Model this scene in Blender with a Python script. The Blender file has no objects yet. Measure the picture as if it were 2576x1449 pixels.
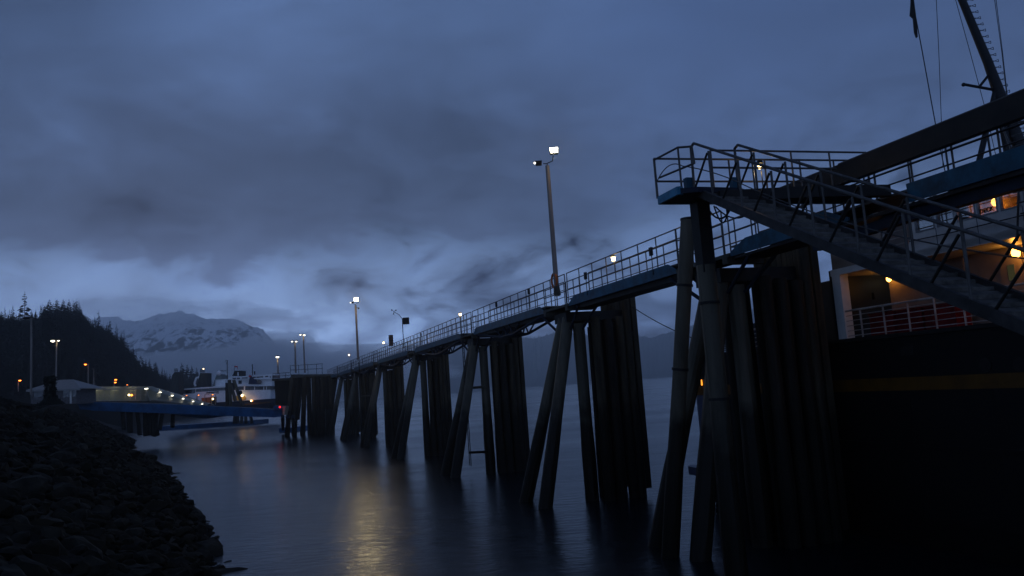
import bpy, bmesh, math, random
import numpy as np
from mathutils import Vector, Matrix, noise
random.seed(7)
R = math.radians
scene = bpy.context.scene
COL = scene.collection

# ------------------------------------------------------------------ camera
cam_d = bpy.data.cameras.new("camera"); cam = bpy.data.objects.new("camera", cam_d); COL.objects.link(cam)
cam_d.sensor_width = 36; cam_d.lens = 28.51; cam_d.clip_end = 40000; cam_d.clip_start = .1
CAM = np.array([0, 0, 5.9]); PITCH = R(6.9); ROLL = R(-4.0)
cam.matrix_world = Matrix.Translation(CAM) @ Matrix.Rotation(math.pi/2+PITCH, 4, 'X') @ Matrix.Rotation(ROLL, 4, 'Z')
scene.camera = cam
scene.view_settings.view_transform = 'Standard'; scene.view_settings.look = 'None'
scene.view_settings.exposure = 0; scene.view_settings.gamma = 1
scene.cycles.volume_bounces = 10
scene.cycles.max_bounces = 12
scene.cycles.sample_clamp_indirect = 3
scene.cycles.caustics_reflective = False

# ------------------------------------------------------------------ node helper
class NT:
    def __init__(s, nt): s.nt = nt; nt.nodes.clear()
    def n(s, t, **kw):
        nd = s.nt.nodes.new(t)
        for k, v in kw.items():
            if k.startswith('i_'):
                key = k[2:].replace('_', ' ')
                nd.inputs[int(key) if key.isdigit() else key].default_value = v
            else: setattr(nd, k, v)
        return nd
    def l(s, a, b): s.nt.links.new(a, b)
    def m(s, op, a, b=None, c=None, clamp=False):
        nd = s.n('ShaderNodeMath', operation=op, use_clamp=clamp)
        for i, v in enumerate((a, b, c)):
            if v is None: continue
            if isinstance(v, (int, float)): nd.inputs[i].default_value = v
            else: s.l(v, nd.inputs[i])
        return nd.outputs[0]
    def ramp(s, fac, stops, interp='LINEAR'):
        nd = s.n('ShaderNodeValToRGB'); cr = nd.color_ramp; cr.interpolation = interp
        while len(cr.elements) < len(stops): cr.elements.new(.5)
        for e, (p, c) in zip(cr.elements, stops):
            e.position = p; e.color = (*c, 1) if len(c) == 3 else c
        s.l(fac, nd.inputs[0]); return nd.outputs[0]
    def mix(s, fac, a, b, blend='MIX'):
        nd = s.n('ShaderNodeMix', data_type='RGBA', blend_type=blend)
        for i, v in ((0, fac), (6, a), (7, b)):
            if isinstance(v, (int, float)): nd.inputs[i].default_value = v
            elif isinstance(v, tuple): nd.inputs[i].default_value = (*v, 1)[:4]
            else: s.l(v, nd.inputs[i])
        return nd.outputs[2]

def lin(r, g, b):
    f = lambda v: (v/255/12.92 if v <= 10 else ((v/255+.055)/1.055)**2.4)
    return (f(r), f(g), f(b))

# ------------------------------------------------------------------ world: dusk overcast sky
world = bpy.data.worlds.new("World"); scene.world = world; world.use_nodes = True
w = NT(world.node_tree)
WS = .12
tc = w.n('ShaderNodeTexCoord'); sep = w.n('ShaderNodeSeparateXYZ'); w.l(tc.outputs['Generated'], sep.inputs[0])
X, Y, Z = sep.outputs
el = w.m('MULTIPLY', w.m('ARCSINE', Z), 57.2958)
az = w.m('MULTIPLY', w.m('ARCTAN2', X, Y), 57.2958)
# cloud plane coordinates
zz = w.m('ADD', w.m('MAXIMUM', Z, 0.0), .35)
cv = w.n('ShaderNodeCombineXYZ'); w.l(w.m('DIVIDE', X, zz), cv.inputs[0]); w.l(w.m('DIVIDE', Y, zz), cv.inputs[1])
def sn(scale, detail, rough=.5, off=0., vec=None, dist=0.):
    mp = w.n('ShaderNodeMapping'); w.l(vec or cv.outputs[0], mp.inputs[0]); mp.inputs['Location'].default_value = (off, off*.7, off*.3)
    nd = w.n('ShaderNodeTexNoise', i_Scale=scale, i_Detail=detail, i_Roughness=rough, i_Distortion=dist); w.l(mp.outputs[0], nd.inputs['Vector']); return nd.outputs[0]
n1 = sn(.55, 4, .5, 3.1); n2 = sn(1.6, 5, .55, 8.7, dist=.3)
sv = w.n('ShaderNodeCombineXYZ'); w.l(w.m('MULTIPLY', az, .075), sv.inputs[0]); w.l(w.m('MULTIPLY', el, .15), sv.inputs[1])
n3 = sn(.8, 6, .55, 1.3, sv.outputs[0], .6); n4 = sn(2.4, 6, .58, 5.3, sv.outputs[0], .5)
d1 = w.m('SUBTRACT', n1, .5); d2 = w.m('SUBTRACT', n2, .5); d3 = w.m('SUBTRACT', n3, .5); d4 = w.m('SUBTRACT', n4, .5)
# warped elevation: the lower edge of the dark deck lies 10 to 12 degrees up and undulates
elw = w.m('ADD', el, w.m('ADD', w.m('MULTIPLY', d3, 13.), w.m('MULTIPLY', d4, 7.5)))
elw = w.m('ADD', elw, w.m('MULTIPLY', w.m('MAXIMUM', az, -35), -.035))
fac = w.m('DIVIDE', elw, 60., clamp=True)
def c8(r, g, b, k=1.): 
    q = lin(r*.985, g*.99, b*1.0); return tuple(v*k for v in q)
base = w.ramp(fac, [(0, c8(90, 112, 152, 2.2)), (2.2/60, c8(96, 119, 160, 2.2)), (5/60, c8(110, 135, 175, 2.0)), (7.5/60, c8(116, 141, 180, 1.95)), (9.9/60, c8(98, 122, 160, 1.5)),
                    (11.1/60, c8(66, 80, 108, 1.2)), (15/60, c8(57, 71, 97, 1.15)), (19/60, c8(64, 81, 113, 1.1)), (26/60, c8(78, 101, 142, 1.1)), (34/60, c8(72, 94, 135, 1.1)), (1, c8(58, 76, 112))])
# right side: no dark belly, smoother and bluer
right = w.m('SMOOTH_MIN', w.m('MULTIPLY', w.m('ADD', az, 2.), .06), 1., .1)
right = w.m('MAXIMUM', right, 0.)
baseR = w.ramp(fac, [(0, c8(82, 104, 145, 1.5)), (4/60, c8(88, 111, 154, 1.45)), (9/60, c8(96, 120, 162, 1.4)), (13/60, c8(78, 100, 142, 1.2)), (26/60, c8(72, 96, 142, 1.05)), (36/60, c8(60, 80, 122, 1.0)), (1, c8(46, 60, 94))])
base = w.mix(w.m('MULTIPLY', right, .85), base, baseR)
# patchy brightness
amp = w.m('ADD', .75, w.m('MULTIPLY', w.ramp(fac, [(0, (.3,)*3), (5/60, (1,)*3), (9/60, (1,)*3), (14/60, (.25,)*3), (1, (.5,)*3)]), 1.0))
lowk = w.m('SUBTRACT', 1., w.m('DIVIDE', el, 22.), clamp=True)
pat = w.m('ADD', w.m('ADD', w.m('MULTIPLY', d1, 1.1), w.m('MULTIPLY', d3, .55)), w.m('MULTIPLY', lowk, w.m('ADD', w.m('MULTIPLY', d3, 1.6), w.m('ADD', w.m('MULTIPLY', d2, .6), w.m('MULTIPLY', d4, 4.6)))))
br = w.m('ADD', 1., w.m('MULTIPLY', pat, amp))
def blob(a0, e0, sa, se, k):
    da = w.m('DIVIDE', w.m('SUBTRACT', az, a0), sa); de = w.m('DIVIDE', w.m('SUBTRACT', el, e0), se)
    g = w.m('EXPONENT', w.m('MULTIPLY', w.m('ADD', w.m('MULTIPLY', da, da), w.m('MULTIPLY', de, de)), -1.))
    return w.m('MULTIPLY', g, k)
for bl in [(-17, 28, 8, 11, .42), (-22, 19, 7, 5, .12), (7, 27, 9, 8, .16), (-5, 18, 9, 3.5, -.12), (5, 10, 3.2, 3., -.3), (-24, 13, 16, 2.6, -.2), (-4, 10.2, 6, 2.4, .3), (12, 10.4, 3.2, 1.5, .28), (-25, 9.4, 7, 2.0, .5), (-17.5, 7.6, 3.5, 1.8, .36), (-33, 9.5, 3, 1.8, .25), (-35, 32, 13, 14, -.6), (34, 32, 13, 14, -.34), (-22, 10.5, 4, .9, -.22), (-8, 1.5, 10, 1.6, -.12), (-24, 7, 15, 3.4, .40)]:
    br = w.m('ADD', br, blob(*bl))
cl = w.n('ShaderNodeVectorMath', operation='SCALE'); w.l(base, cl.inputs[0]); w.l(br, cl.inputs['Scale'])
# unseen sky behind the camera, raised a little to lift faces turned this way
back = w.m('ADD', 1., w.m('MULTIPLY', w.m('SUBTRACT', 0., Y, clamp=True), .25))
k2 = w.n('ShaderNodeVectorMath', operation='SCALE'); w.l(cl.outputs[0], k2.inputs[0]); w.l(w.m('MULTIPLY', back, 1.0/WS), k2.inputs['Scale'])
# a little real dusk sky light mixed in above the clouds
sky = w.n('ShaderNodeTexSky', sky_type='NISHITA'); sky.sun_disc = False; sky.sun_elevation = R(1.0); sky.sun_rotation = R(-25)
fin = w.mix(.03, k2.outputs[0], sky.outputs[0])
bg = w.n('ShaderNodeBackground', i_Strength=WS); w.l(fin, bg.inputs[0])
wo = w.n('ShaderNodeOutputWorld'); w.l(bg.outputs[0], wo.inputs[0])

# sun far below the clouds' brightness: dusk
sd = bpy.data.lights.new("sun", 'SUN'); sd.energy = .012; sd.angle = R(20); sd.color = (1, .86, .78)
sun = bpy.data.objects.new("sun", sd); COL.objects.link(sun)
sun.rotation_euler = (R(75), 0, R(25))

# ------------------------------------------------------------------ measuring helpers (photo units: 2576 x 1449)
F = 2040.
def _rx(a): return np.array([[1, 0, 0], [0, math.cos(a), -math.sin(a)], [0, math.sin(a), math.cos(a)]])
def _rz(a): return np.array([[math.cos(a), -math.sin(a), 0], [math.sin(a), math.cos(a), 0], [0, 0, 1]])
MM = _rx(math.pi/2+PITCH) @ _rz(ROLL)
def ray(x, y): return MM @ np.array([(x-1288)/F, -(y-724.5)/F, -1])
def PZ(x, y, z): d = ray(x, y); return CAM + (z-CAM[2])/d[2]*d
def PY(x, y, Yd): d = ray(x, y); return CAM + Yd/d[1]*d
# catwalk frame: s away along the catwalk, q towards the ship
O0 = np.array([10.21, 20.0]); AX = np.array([-.3236, .9462]); BX = np.array([.9462, .3236])
def L(s, q, z): v = O0+s*AX+q*BX; return np.array([v[0], v[1], z])
def SQ(P): v = np.array(P[:2])-O0; return float(v@AX), float(v@BX)
def PQ(x, y, q):
    d = ray(x, y); k = np.dot(O0+q*BX, BX)/np.dot(d[:2], BX); P = CAM+k*d
    return float(np.dot(P[:2]-O0, AX)), float(P[2])

# ------------------------------------------------------------------ materials
MATS = {}
def mat(name, col, rough=.6, metal=0., var=.25, scale=3., bump=0., col2=None, spec=.22, growth=False, streak=False, coat=0.):
    if name in MATS: return MATS[name]
    m = bpy.data.materials.new(name); m.use_nodes = True; t = NT(m.node_tree)
    geo = t.n('ShaderNodeNewGeometry')
    mp = t.n('ShaderNodeMapping'); t.l(geo.outputs['Position'], mp.inputs[0])
    if streak: mp.inputs['Scale'].default_value = (1, 1, .12)
    nz = t.n('ShaderNodeTexNoise', i_Scale=scale, i_Detail=6, i_Roughness=.6); t.l(mp.outputs[0], nz.inputs['Vector'])
    c2 = col2 or tuple(v*(1-var*1.6) for v in col)
    f = t.ramp(nz.outputs[0], [(.35, (0, 0, 0)), (.65, (1, 1, 1))])
    c = t.mix(f, c2, tuple(min(1, v*(1+var*.5)) for v in col))
    if growth:   # weed and mussels below the high-tide line
        sp = t.n('ShaderNodeSeparateXYZ'); t.l(geo.outputs['Position'], sp.inputs[0])
        n5 = t.n('ShaderNodeTexNoise', i_Scale=1.3, i_Detail=4); t.l(geo.outputs['Position'], n5.inputs['Vector'])
        h = t.m('ADD', sp.outputs[2], t.m('MULTIPLY', n5.outputs[0], 2.2))
        g = t.m('DIVIDE', t.m('SUBTRACT', 6.2, h), 1.2, clamp=True)
        c = t.mix(g, c, (.009, .0075, .004))
    b = t.n('ShaderNodeBsdfPrincipled', i_Roughness=rough, i_Metallic=metal)
    b.inputs['Specular IOR Level'].default_value = spec
    if coat: b.inputs['Coat Weight'].default_value = coat
    t.l(c, b.inputs['Base Color'])
    r2 = t.m('ADD', rough-.12, t.m('MULTIPLY', nz.outputs[0], .24), clamp=True); t.l(r2, b.inputs['Roughness'])
    if bump:
        bp = t.n('ShaderNodeBump', i_Strength=bump, i_Distance=.05); t.l(nz.outputs[0], bp.inputs['Height']); t.l(bp.outputs[0], b.inputs['Normal'])
    o = t.n('ShaderNodeOutputMaterial'); t.l(b.outputs[0], o.inputs[0]); MATS[name] = m; return m
def emis(name, col, st):
    if name in MATS: return MATS[name]
    m = bpy.data.materials.new(name); m.use_nodes = True; t = NT(m.node_tree)
    e = t.n('ShaderNodeEmission', i_Strength=st); e.inputs[0].default_value = (*col, 1)
    o = t.n('ShaderNodeOutputMaterial'); t.l(e.outputs[0], o.inputs[0]); MATS[name] = m; return m
def glass(name, tint=(.9, .9, .9), gl=.0, rough=.02, minr=.08):
    m = bpy.data.materials.new(name); m.use_nodes = True; t = NT(m.node_tree)
    fr = t.n('ShaderNodeLayerWeight', i_Blend=.5)
    g = t.n('ShaderNodeBsdfGlossy', i_Roughness=rough); tr = t.n('ShaderNodeBsdfTransparent'); tr.inputs[0].default_value = (*tint, 1)
    mx = t.n('ShaderNodeMixShader'); t.l(t.m('ADD', t.m('POWER', fr.outputs['Facing'], 4.), minr, clamp=True), mx.inputs[0]); t.l(tr.outputs[0], mx.inputs[1]); t.l(g.outputs[0], mx.inputs[2])
    if gl:
        df = t.n('ShaderNodeBsdfTranslucent'); df.inputs[0].default_value = (.5, .52, .45, 1)
        m2 = t.n('ShaderNodeMixShader', i_0=gl); t.l(mx.outputs[0], m2.inputs[1]); t.l(df.outputs[0], m2.inputs[2]); mx = m2
    o = t.n('ShaderNodeOutputMaterial'); t.l(mx.outputs[0], o.inputs[0]); MATS[name] = m; return m

M_steel = mat('pile_steel', (.085, .075, .052), .55, 0., .3, 2.5, .3, growth=True, streak=True)
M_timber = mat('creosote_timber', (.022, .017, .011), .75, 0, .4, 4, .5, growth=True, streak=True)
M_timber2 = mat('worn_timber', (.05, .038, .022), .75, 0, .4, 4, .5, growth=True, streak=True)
M_rust = mat('rusty_pile', (.10, .045, .022), .7, 0, .4, 3, .3, growth=True, streak=True)
M_dark = mat('dark_steel', (.014, .013, .012), .6, .0, .3, 3, .2)
M_blue = mat('blue_girder_paint', (.014, .085, .135), .5, 0, .35, 2.2, .15)
M_blue2 = mat('bright_blue_paint', (.012, .085, .20), .45, 0, .25, .6, .1)
M_navy = mat('dark_blue_paint', (.008, .016, .032), .65, 0, .3, 2, .1)
M_galv = mat('galvanised_rail', (.085, .08, .075), .5, .3, .25, 6, .1)
M_pole = mat('lamp_pole', (.24, .20, .17), .5, .1, .2, 3, .1, streak=True)
M_conc = mat('concrete', (.08, .075, .06), .85, 0, .3, 2, .3)
M_white = mat('white_ship_paint', (.66, .63, .58), .35, 0, .12, 1.2, .05)
M_cream = mat('cream_paint', (.23, .18, .145), .45, 0, .15, 1.5, .05)
M_hull = mat('black_hull', (.005, .0045, .0045), .6, 0, .3, .8, .1)
M_hullend = mat('stern_sheen_blue', (.05, .06, .10), .45, 0, .25, 1., .1)  # lighter blue puts the sky's sheen on the curved stern into the colour
M_gold = mat('gold_stripe', (.10, .042, .003), .5, 0, .2, 1.5)
M_red = mat('red_locker', (.16, .006, .008), .45, 0, .3, 2)
M_red2 = mat('red_cloth', (.6, .03, .03), .7)
M_black = mat('black_paint', (.012, .012, .013), .5)
M_rubber = mat('cable_rubber', (.015, .015, .015), .55)
M_tread = mat('aluminium_tread', (.12, .11, .095), .6, .2, .4, 5, .3)
M_tan = mat('tan_panel', (.33, .27, .20), .6, 0, .15, 1.5)
M_roof = mat('metal_roof', (.22, .21, .20), .45, .1, .12, 2)
M_wall = mat('booth_wall', (.12, .11, .11), .7)
M_win = mat('dark_window', (.012, .014, .018), .12, 0, .1, 2, spec=.5)
M_moss = mat('mossy_stump', (.008, .009, .004), .95, 0, .5, 6, 1.)
M_trunk = mat('bark', (.035, .028, .022), .9, 0, .4, 5, .5)
M_needle = mat('conifer_needles', (.010, .013, .009), .95, 0, .4, .4, spec=.1)
M_rock = mat('riprap_stone', (.015, .0125, .0065), .85, 0, .45, 1.4, .8, spec=.12)
M_rock2 = mat('riprap_pale', (.026, .024, .017), .8, 0, .4, 1.8, .8, spec=.12)
M_soil = mat('bank_soil', (.010, .009, .005), .95, 0, .5, .6, .8)
M_hill = mat('forest_ground', (.007, .008, .006), .98, 0, .4, .05, spec=.05)
M_pale = emis('lamp_white', (1, .93, .72), 4.5)
M_flood = emis('lamp_flood', (1, .92, .68), 40.)
M_warm = emis('lamp_warm', (1, .72, .32), 11.)
M_orange = emis('lamp_sodium', (1, .24, .03), 6.)
M_amber = emis('lamp_amber', (1, .42, .06), 12.)
M_redl = emis('lamp_red', (1, .02, .02), 2.)
M_tube = emis('strip_light', (1, .85, .55), 3.)

# ------------------------------------------------------------------ mesh builder
LOC = {}
def V(p): return np.array([float(p[0]), float(p[1]), float(p[2])])
class MB:
    def __init__(s): s.v = []; s.f = []; s.smooth = False
    def add(s, vs, fs):
        o = len(s.v); s.v += [tuple(map(float, v)) for v in vs]; s.f += [tuple(i+o for i in f) for f in fs]; return s
    def hexa(s, b, t):     # two quads, bottom and top
        return s.add(list(b)+list(t), [(3, 2, 1, 0), (4, 5, 6, 7), (0, 1, 5, 4), (1, 2, 6, 5), (2, 3, 7, 6), (3, 0, 4, 7)])
    def lbox(s, s0, s1, q0, q1, z0, z1):    # box in the catwalk frame
        c = [(s0, q0), (s0, q1), (s1, q1), (s1, q0)]
        return s.hexa([L(a, b, z0) for a, b in c], [L(a, b, z1) for a, b in c])
    def box(s, x0, x1, y0, y1, z0, z1):
        c = [(x0, y0), (x1, y0), (x1, y1), (x0, y1)]
        return s.hexa([(a, b, z0) for a, b in c], [(a, b, z1) for a, b in c])
    def bar(s, p0, p1, wd, ht, up=(0, 0, 1)):
        p0, p1 = V(p0), V(p1); d = p1-p0; d /= np.linalg.norm(d)+1e-9
        u = V(up); r = np.cross(d, u)
        if np.linalg.norm(r) < .05: r = np.cross(d, V((AX[0], AX[1], 0)))
        r /= np.linalg.norm(r); u = np.cross(r, d); r *= wd/2; u *= ht/2
        return s.hexa([p0-r-u, p0+r-u, p0+r+u, p0-r+u], [p1-r-u, p1+r-u, p1+r+u, p1-r+u])
    def tube(s, p0, p1, r0, r1=None, n=8, cap=True):
        r1 = r0 if r1 is None else r1; p0, p1 = V(p0), V(p1); d = p1-p0; d /= np.linalg.norm(d)+1e-9
        a = np.cross(d, (0, 0, 1.)); 
        if np.linalg.norm(a) < .01: a = np.array([1., 0, 0])
        a /= np.linalg.norm(a); b = np.cross(d, a); vs = []
        for p, r in ((p0, r0), (p1, r1)):
            for i in range(n):
                t = 2*math.pi*i/n; vs.append(p+r*(math.cos(t)*a+math.sin(t)*b))
        fs = [(i, (i+1) % n, n+(i+1) % n, n+i) for i in range(n)]
        if cap: fs += [tuple(range(n-1, -1, -1)), tuple(range(n, 2*n))]
        return s.add(vs, fs)
    def path(s, pts, r, n=6):
        for a, b in zip(pts[:-1], pts[1:]): s.tube(a, b, r, n=n)
        return s
    def pile(s, p0, p1, r0, r1=None, n=14, seg=9, wob=.03):   # gently irregular round pile, thicker with weed low down
        r1 = r0 if r1 is None else r1; p0, p1 = V(p0), V(p1); d = p1-p0; d /= np.linalg.norm(d)
        a = np.cross(d, (0, 1., 0.05)); a /= np.linalg.norm(a); b = np.cross(d, a); vs = []; fs = []
        for k in range(seg+1):
            t = k/seg; c = p0+(p1-p0)*t; rr = r0+(r1-r0)*t
            if c[2] < 4.4: rr += .05*min(1, (4.4-c[2])/2)
            for i in range(n):
                th = 2*math.pi*i/n
                q = rr*(1+wob*noise.noise(Vector((c[0]*3+i, c[1]*2, c[2]*1.7)))*(2.2 if c[2] < 4 else .6))
                vs.append(c+q*(math.cos(th)*a+math.sin(th)*b))
        for k in range(seg):
            for i in range(n): fs.append((k*n+i, k*n+(i+1) % n, (k+1)*n+(i+1) % n, (k+1)*n+i))
        fs += [tuple(range(n-1, -1, -1)), tuple(range(seg*n, seg*n+n))]
        return s.add(vs, fs)
    def sph(s, c, r, n=10, m=6, sz=1., sx=1., sy=1.):
        c = V(c); vs = [c+V((0, 0, r*sz))]; fs = []
        for j in range(1, m):
            ph = math.pi*j/m
            for i in range(n):
                th = 2*math.pi*i/n; vs.append(c+V((sx*r*math.sin(ph)*math.cos(th), sy*r*math.sin(ph)*math.sin(th), sz*r*math.cos(ph))))
        vs.append(c-V((0, 0, r*sz)))
        for i in range(n): fs.append((0, 1+i, 1+(i+1) % n)); fs.append((len(vs)-1, 1+(m-2)*n+(i+1) % n, 1+(m-2)*n+i))
        for j in range(m-2):
            for i in range(n): fs.append((1+j*n+i, 1+(j+1)*n+i, 1+(j+1)*n+(i+1) % n, 1+j*n+(i+1) % n))
        return s.add(vs, fs)
    def prism(s, pts, off):          # planar polygon thickened by a vector
        n = len(pts); off = V(off); a = [V(p) for p in pts]; b = [p+off for p in a]
        return s.add(a+b, [tuple(range(n-1, -1, -1)), tuple(range(n, 2*n))]+[(i, (i+1) % n, n+(i+1) % n, n+i) for i in range(n)])
    def build(s, name, m, parent=None, loc=None, smooth=False):
        me = bpy.data.meshes.new(name)
        if loc is None:
            if parent is not None: org = LOC[parent.name]
            else:
                a = np.array(s.v); org = np.array([(a[:, 0].min()+a[:, 0].max())/2, (a[:, 1].min()+a[:, 1].max())/2, a[:, 2].min()])
        else: org = V(loc)
        me.from_pydata([tuple(np.array(v)-org) for v in s.v], [], s.f); me.update()
        bm = bmesh.new(); bm.from_mesh(me); bmesh.ops.recalc_face_normals(bm, faces=bm.faces); bm.to_mesh(me); bm.free()
        if smooth or s.smooth:
            me.polygons.foreach_set('use_smooth', [True]*len(me.polygons))
            try: me.set_sharp_from_angle(angle=R(40))
            except Exception: pass
        me.materials.append(m)
        o = bpy.data.objects.new(name, me); COL.objects.link(o)
        if parent is None: o.location = org
        else: o.parent = parent
        LOC[o.name] = org
        return o
def tag(o, label=None, cat=None, group=None, kind=None):
    if label: o['label'] = label
    if cat: o['category'] = cat
    if group: o['group'] = group
    if kind: o['kind'] = kind
    return o
def thing(name, label, cat, loc, group=None):
    o = bpy.data.objects.new(name, None); COL.objects.link(o); o.location = tuple(map(float, loc)); o.empty_display_size = .3
    LOC[o.name] = V(loc); return tag(o, label, cat, group)
def point(p, col, en, r=.15, name='lamp_light', parent=None, spot=None):
    ld = bpy.data.lights.new(name, 'SPOT' if spot else 'POINT'); ld.energy = en; ld.color = col; ld.shadow_soft_size = r
    o = bpy.data.objects.new(name, ld); COL.objects.link(o); p = V(p)
    if spot:
        d, ang = spot; ld.spot_size = R(ang); ld.spot_blend = .5
        o.rotation_euler = Vector(tuple(d)).to_track_quat('-Z', 'Y').to_euler()
    if parent is not None: o.parent = parent; o.location = tuple(p-LOC[parent.name])
    else: o.location = tuple(p)
    return o

# ------------------------------------------------------------------ water
def water_mat():
    m = bpy.data.materials.new('sea_water'); m.use_nodes = True; t = NT(m.node_tree)
    geo = t.n('ShaderNodeNewGeometry')
    def nz(sx, sy, sc, det, dist=0.):
        mp = t.n('ShaderNodeMapping'); t.l(geo.outputs['Position'], mp.inputs[0]); mp.inputs['Scale'].default_value = (sx, sy, 1); mp.inputs['Rotation'].default_value = (0, 0, .25)
        n = t.n('ShaderNodeTexNoise', i_Scale=sc, i_Detail=det, i_Roughness=.55, i_Distortion=dist); t.l(mp.outputs[0], n.inputs['Vector']); return n.outputs[0]
    a = nz(.7, 1.6, 1.5, 6, .6); b = nz(.35, .8, .18, 3, .5); c = nz(.3, 1, .03, 4, .6)
    h = t.m('ADD', t.m('MULTIPLY', a, .35), t.m('MULTIPLY', b, 1.4))
    bp = t.n('ShaderNodeBump', i_Strength=.55, i_Distance=.22); t.l(h, bp.inputs['Height'])
    p = t.n('ShaderNodeBsdfPrincipled', i_IOR=1.33); p.inputs['Specular IOR Level'].default_value = .42; p.inputs['Base Color'].default_value = (.004, .007, .010, 1)
    spy = t.n('ShaderNodeSeparateXYZ'); t.l(geo.outputs['Position'], spy.inputs[0])
    near = t.m('SUBTRACT', 1., t.m('DIVIDE', spy.outputs[1], 260.), clamp=True)     # choppier water inside the harbour
    t.l(t.m('ADD', t.ramp(c, [(.35, (.13,)*3), (.65, (.22,)*3)]), t.m('MULTIPLY', near, .08)), p.inputs['Roughness']); t.l(bp.outputs[0], p.inputs['Normal'])
    o = t.n('ShaderNodeOutputMaterial'); t.l(p.outputs[0], o.inputs[0]); return m
wm = MB().add([(-4590, -310, 0), (4590, -310, 0), (4590, 4740, 0), (-4590, 4740, 0)], [(0, 1, 2, 3)])
tag(wm.build('water', water_mat()), kind='structure')
sb = MB().add([(-4590, -310, -8), (4590, -310, -8), (4590, 4740, -8), (-4590, 4740, -8)], [(0, 1, 2, 3)])
tag(sb.build('seabed', M_soil), kind='structure')

# ------------------------------------------------------------------ shore bank
SH = np.array([(12, -60), (9, -25), (8, -6), (4, 8), (-1, 14), (-6.5, 21), (-11.4, 29.6), (-15.6, 40.3), (-23.5, 56.4), (-36.3, 83.8), (-60, 125), (-86.8, 184), (-112, 230), (-150, 300), (-200, 420), (-235, 560), (-300, 700), (-900, 900)], float)
def sdist(x, y):
    x = np.asarray(x, float); y = np.asarray(y, float); best = np.full(x.shape, 1e9); sg = np.ones(x.shape)
    for (ax, ay), (bx, by) in zip(SH[:-1], SH[1:]):
        dx, dy = bx-ax, by-ay; t = np.clip(((x-ax)*dx+(y-ay)*dy)/(dx*dx+dy*dy), 0, 1)
        px, py = ax+t*dx, ay+t*dy; d = np.hypot(x-px, y-py); c = dx*(y-ay)-dy*(x-ax)
        k = d < best-1e-6; best = np.where(k, d, best); sg = np.where(k, np.where(c > 0, 1, -1), sg)
    return best*sg
def bank_h(x, y):
    d = sdist(x, y); crest = 4.2+4.1*np.clip((np.asarray(y)-6)/34, 0, 1)
    dist0 = np.hypot(x, y); slope = .36+.24*np.clip((dist0-10)/14, 0, 1)
    h = d*slope; k = .8
    h = -np.log(np.exp(-h/k)+np.exp(-crest/k))*k
    return np.maximum(h, -7)
def grid(name, xs, ys, hf, m):
    Xg, Yg = np.meshgrid(xs, ys); H = hf(Xg, Yg); n = len(xs)
    vs = np.stack([Xg.ravel(), Yg.ravel(), H.ravel()], 1)
    b = MB(); b.v = [tuple(v) for v in vs]; b.f = [(j*n+i, j*n+i+1, (j+1)*n+i+1, (j+1)*n+i) for j in range(len(ys)-1) for i in range(n-1)]
    return b.build(name, m, loc=(0, 0, 0), smooth=True)
rng = np.random.RandomState(3)
def bank_n(x, y):
    h = bank_h(x, y); q = np.array([noise.fractal(Vector((a*.5, b*.5, 0)), 1., 2., 4) for a, b in zip(x.ravel(), y.ravel())]).reshape(x.shape)
    return h+q*.22
tag(grid('ground', np.concatenate([np.arange(-320, -110, 9.), np.arange(-110, -45, 2.), np.arange(-45, 14, .8)]), np.concatenate([np.arange(-30, 70, .9), np.arange(70, 240, 2.5), np.arange(240, 700, 12)]), bank_n, M_soil), kind='structure')

def rock_mb(seed, sub=2):
    bm = bmesh.new(); bmesh.ops.create_icosphere(bm, subdivisions=sub, radius=1)
    r = random.Random(seed)
    for _ in range(r.randint(6, 10)):      # quarried faces
        n = Vector((r.uniform(-1, 1), r.uniform(-1, 1), r.uniform(-1, 1))).normalized(); d = r.uniform(.45, .8)
        for v in bm.verts:
            e = v.co.dot(n)-d
            if e > 0: v.co -= n*e
    sc = Vector((r.uniform(.9, 1.5), r.uniform(.7, 1.1), r.uniform(.5, .8)))
    for v in bm.verts:
        v.co = Vector((v.co.x*sc.x, v.co.y*sc.y, v.co.z*sc.z)) + Vector([noise.noise(v.co*2.5+Vector((seed, k*9, 0)))*.09 for k in range(3)])
    return bm
rock_meshes = []
for i in range(14):
    bm = rock_mb(i); me = bpy.data.meshes.new('boulder'); bm.to_mesh(me); bm.free()
    me.polygons.foreach_set('use_smooth', [False]*len(me.polygons))
    me.materials.append(M_rock2 if i % 3 == 0 else M_rock); rock_meshes.append(me)
low = []
for i in range(6):
    bm = rock_mb(40+i, 1); low.append((np.array([v.co[:] for v in bm.verts]), [tuple(v.index for v in f.verts) for f in bm.faces])); bm.free()
cand = []
for k in range(60000):
    y = random.uniform(14, 175)**1.0 if k % 3 else random.uniform(16, 60)
    d = random.uniform(-1.2, 18); cand.append((y, d))
ys = np.array([c[0] for c in cand]); ds = np.array([c[1] for c in cand])
xs = np.interp(ys, SH[3:, 1], SH[3:, 0]) - ds*1.12
hh = bank_h(xs, ys); dd = sdist(xs, ys)
placed = {}; rocks = []
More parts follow.
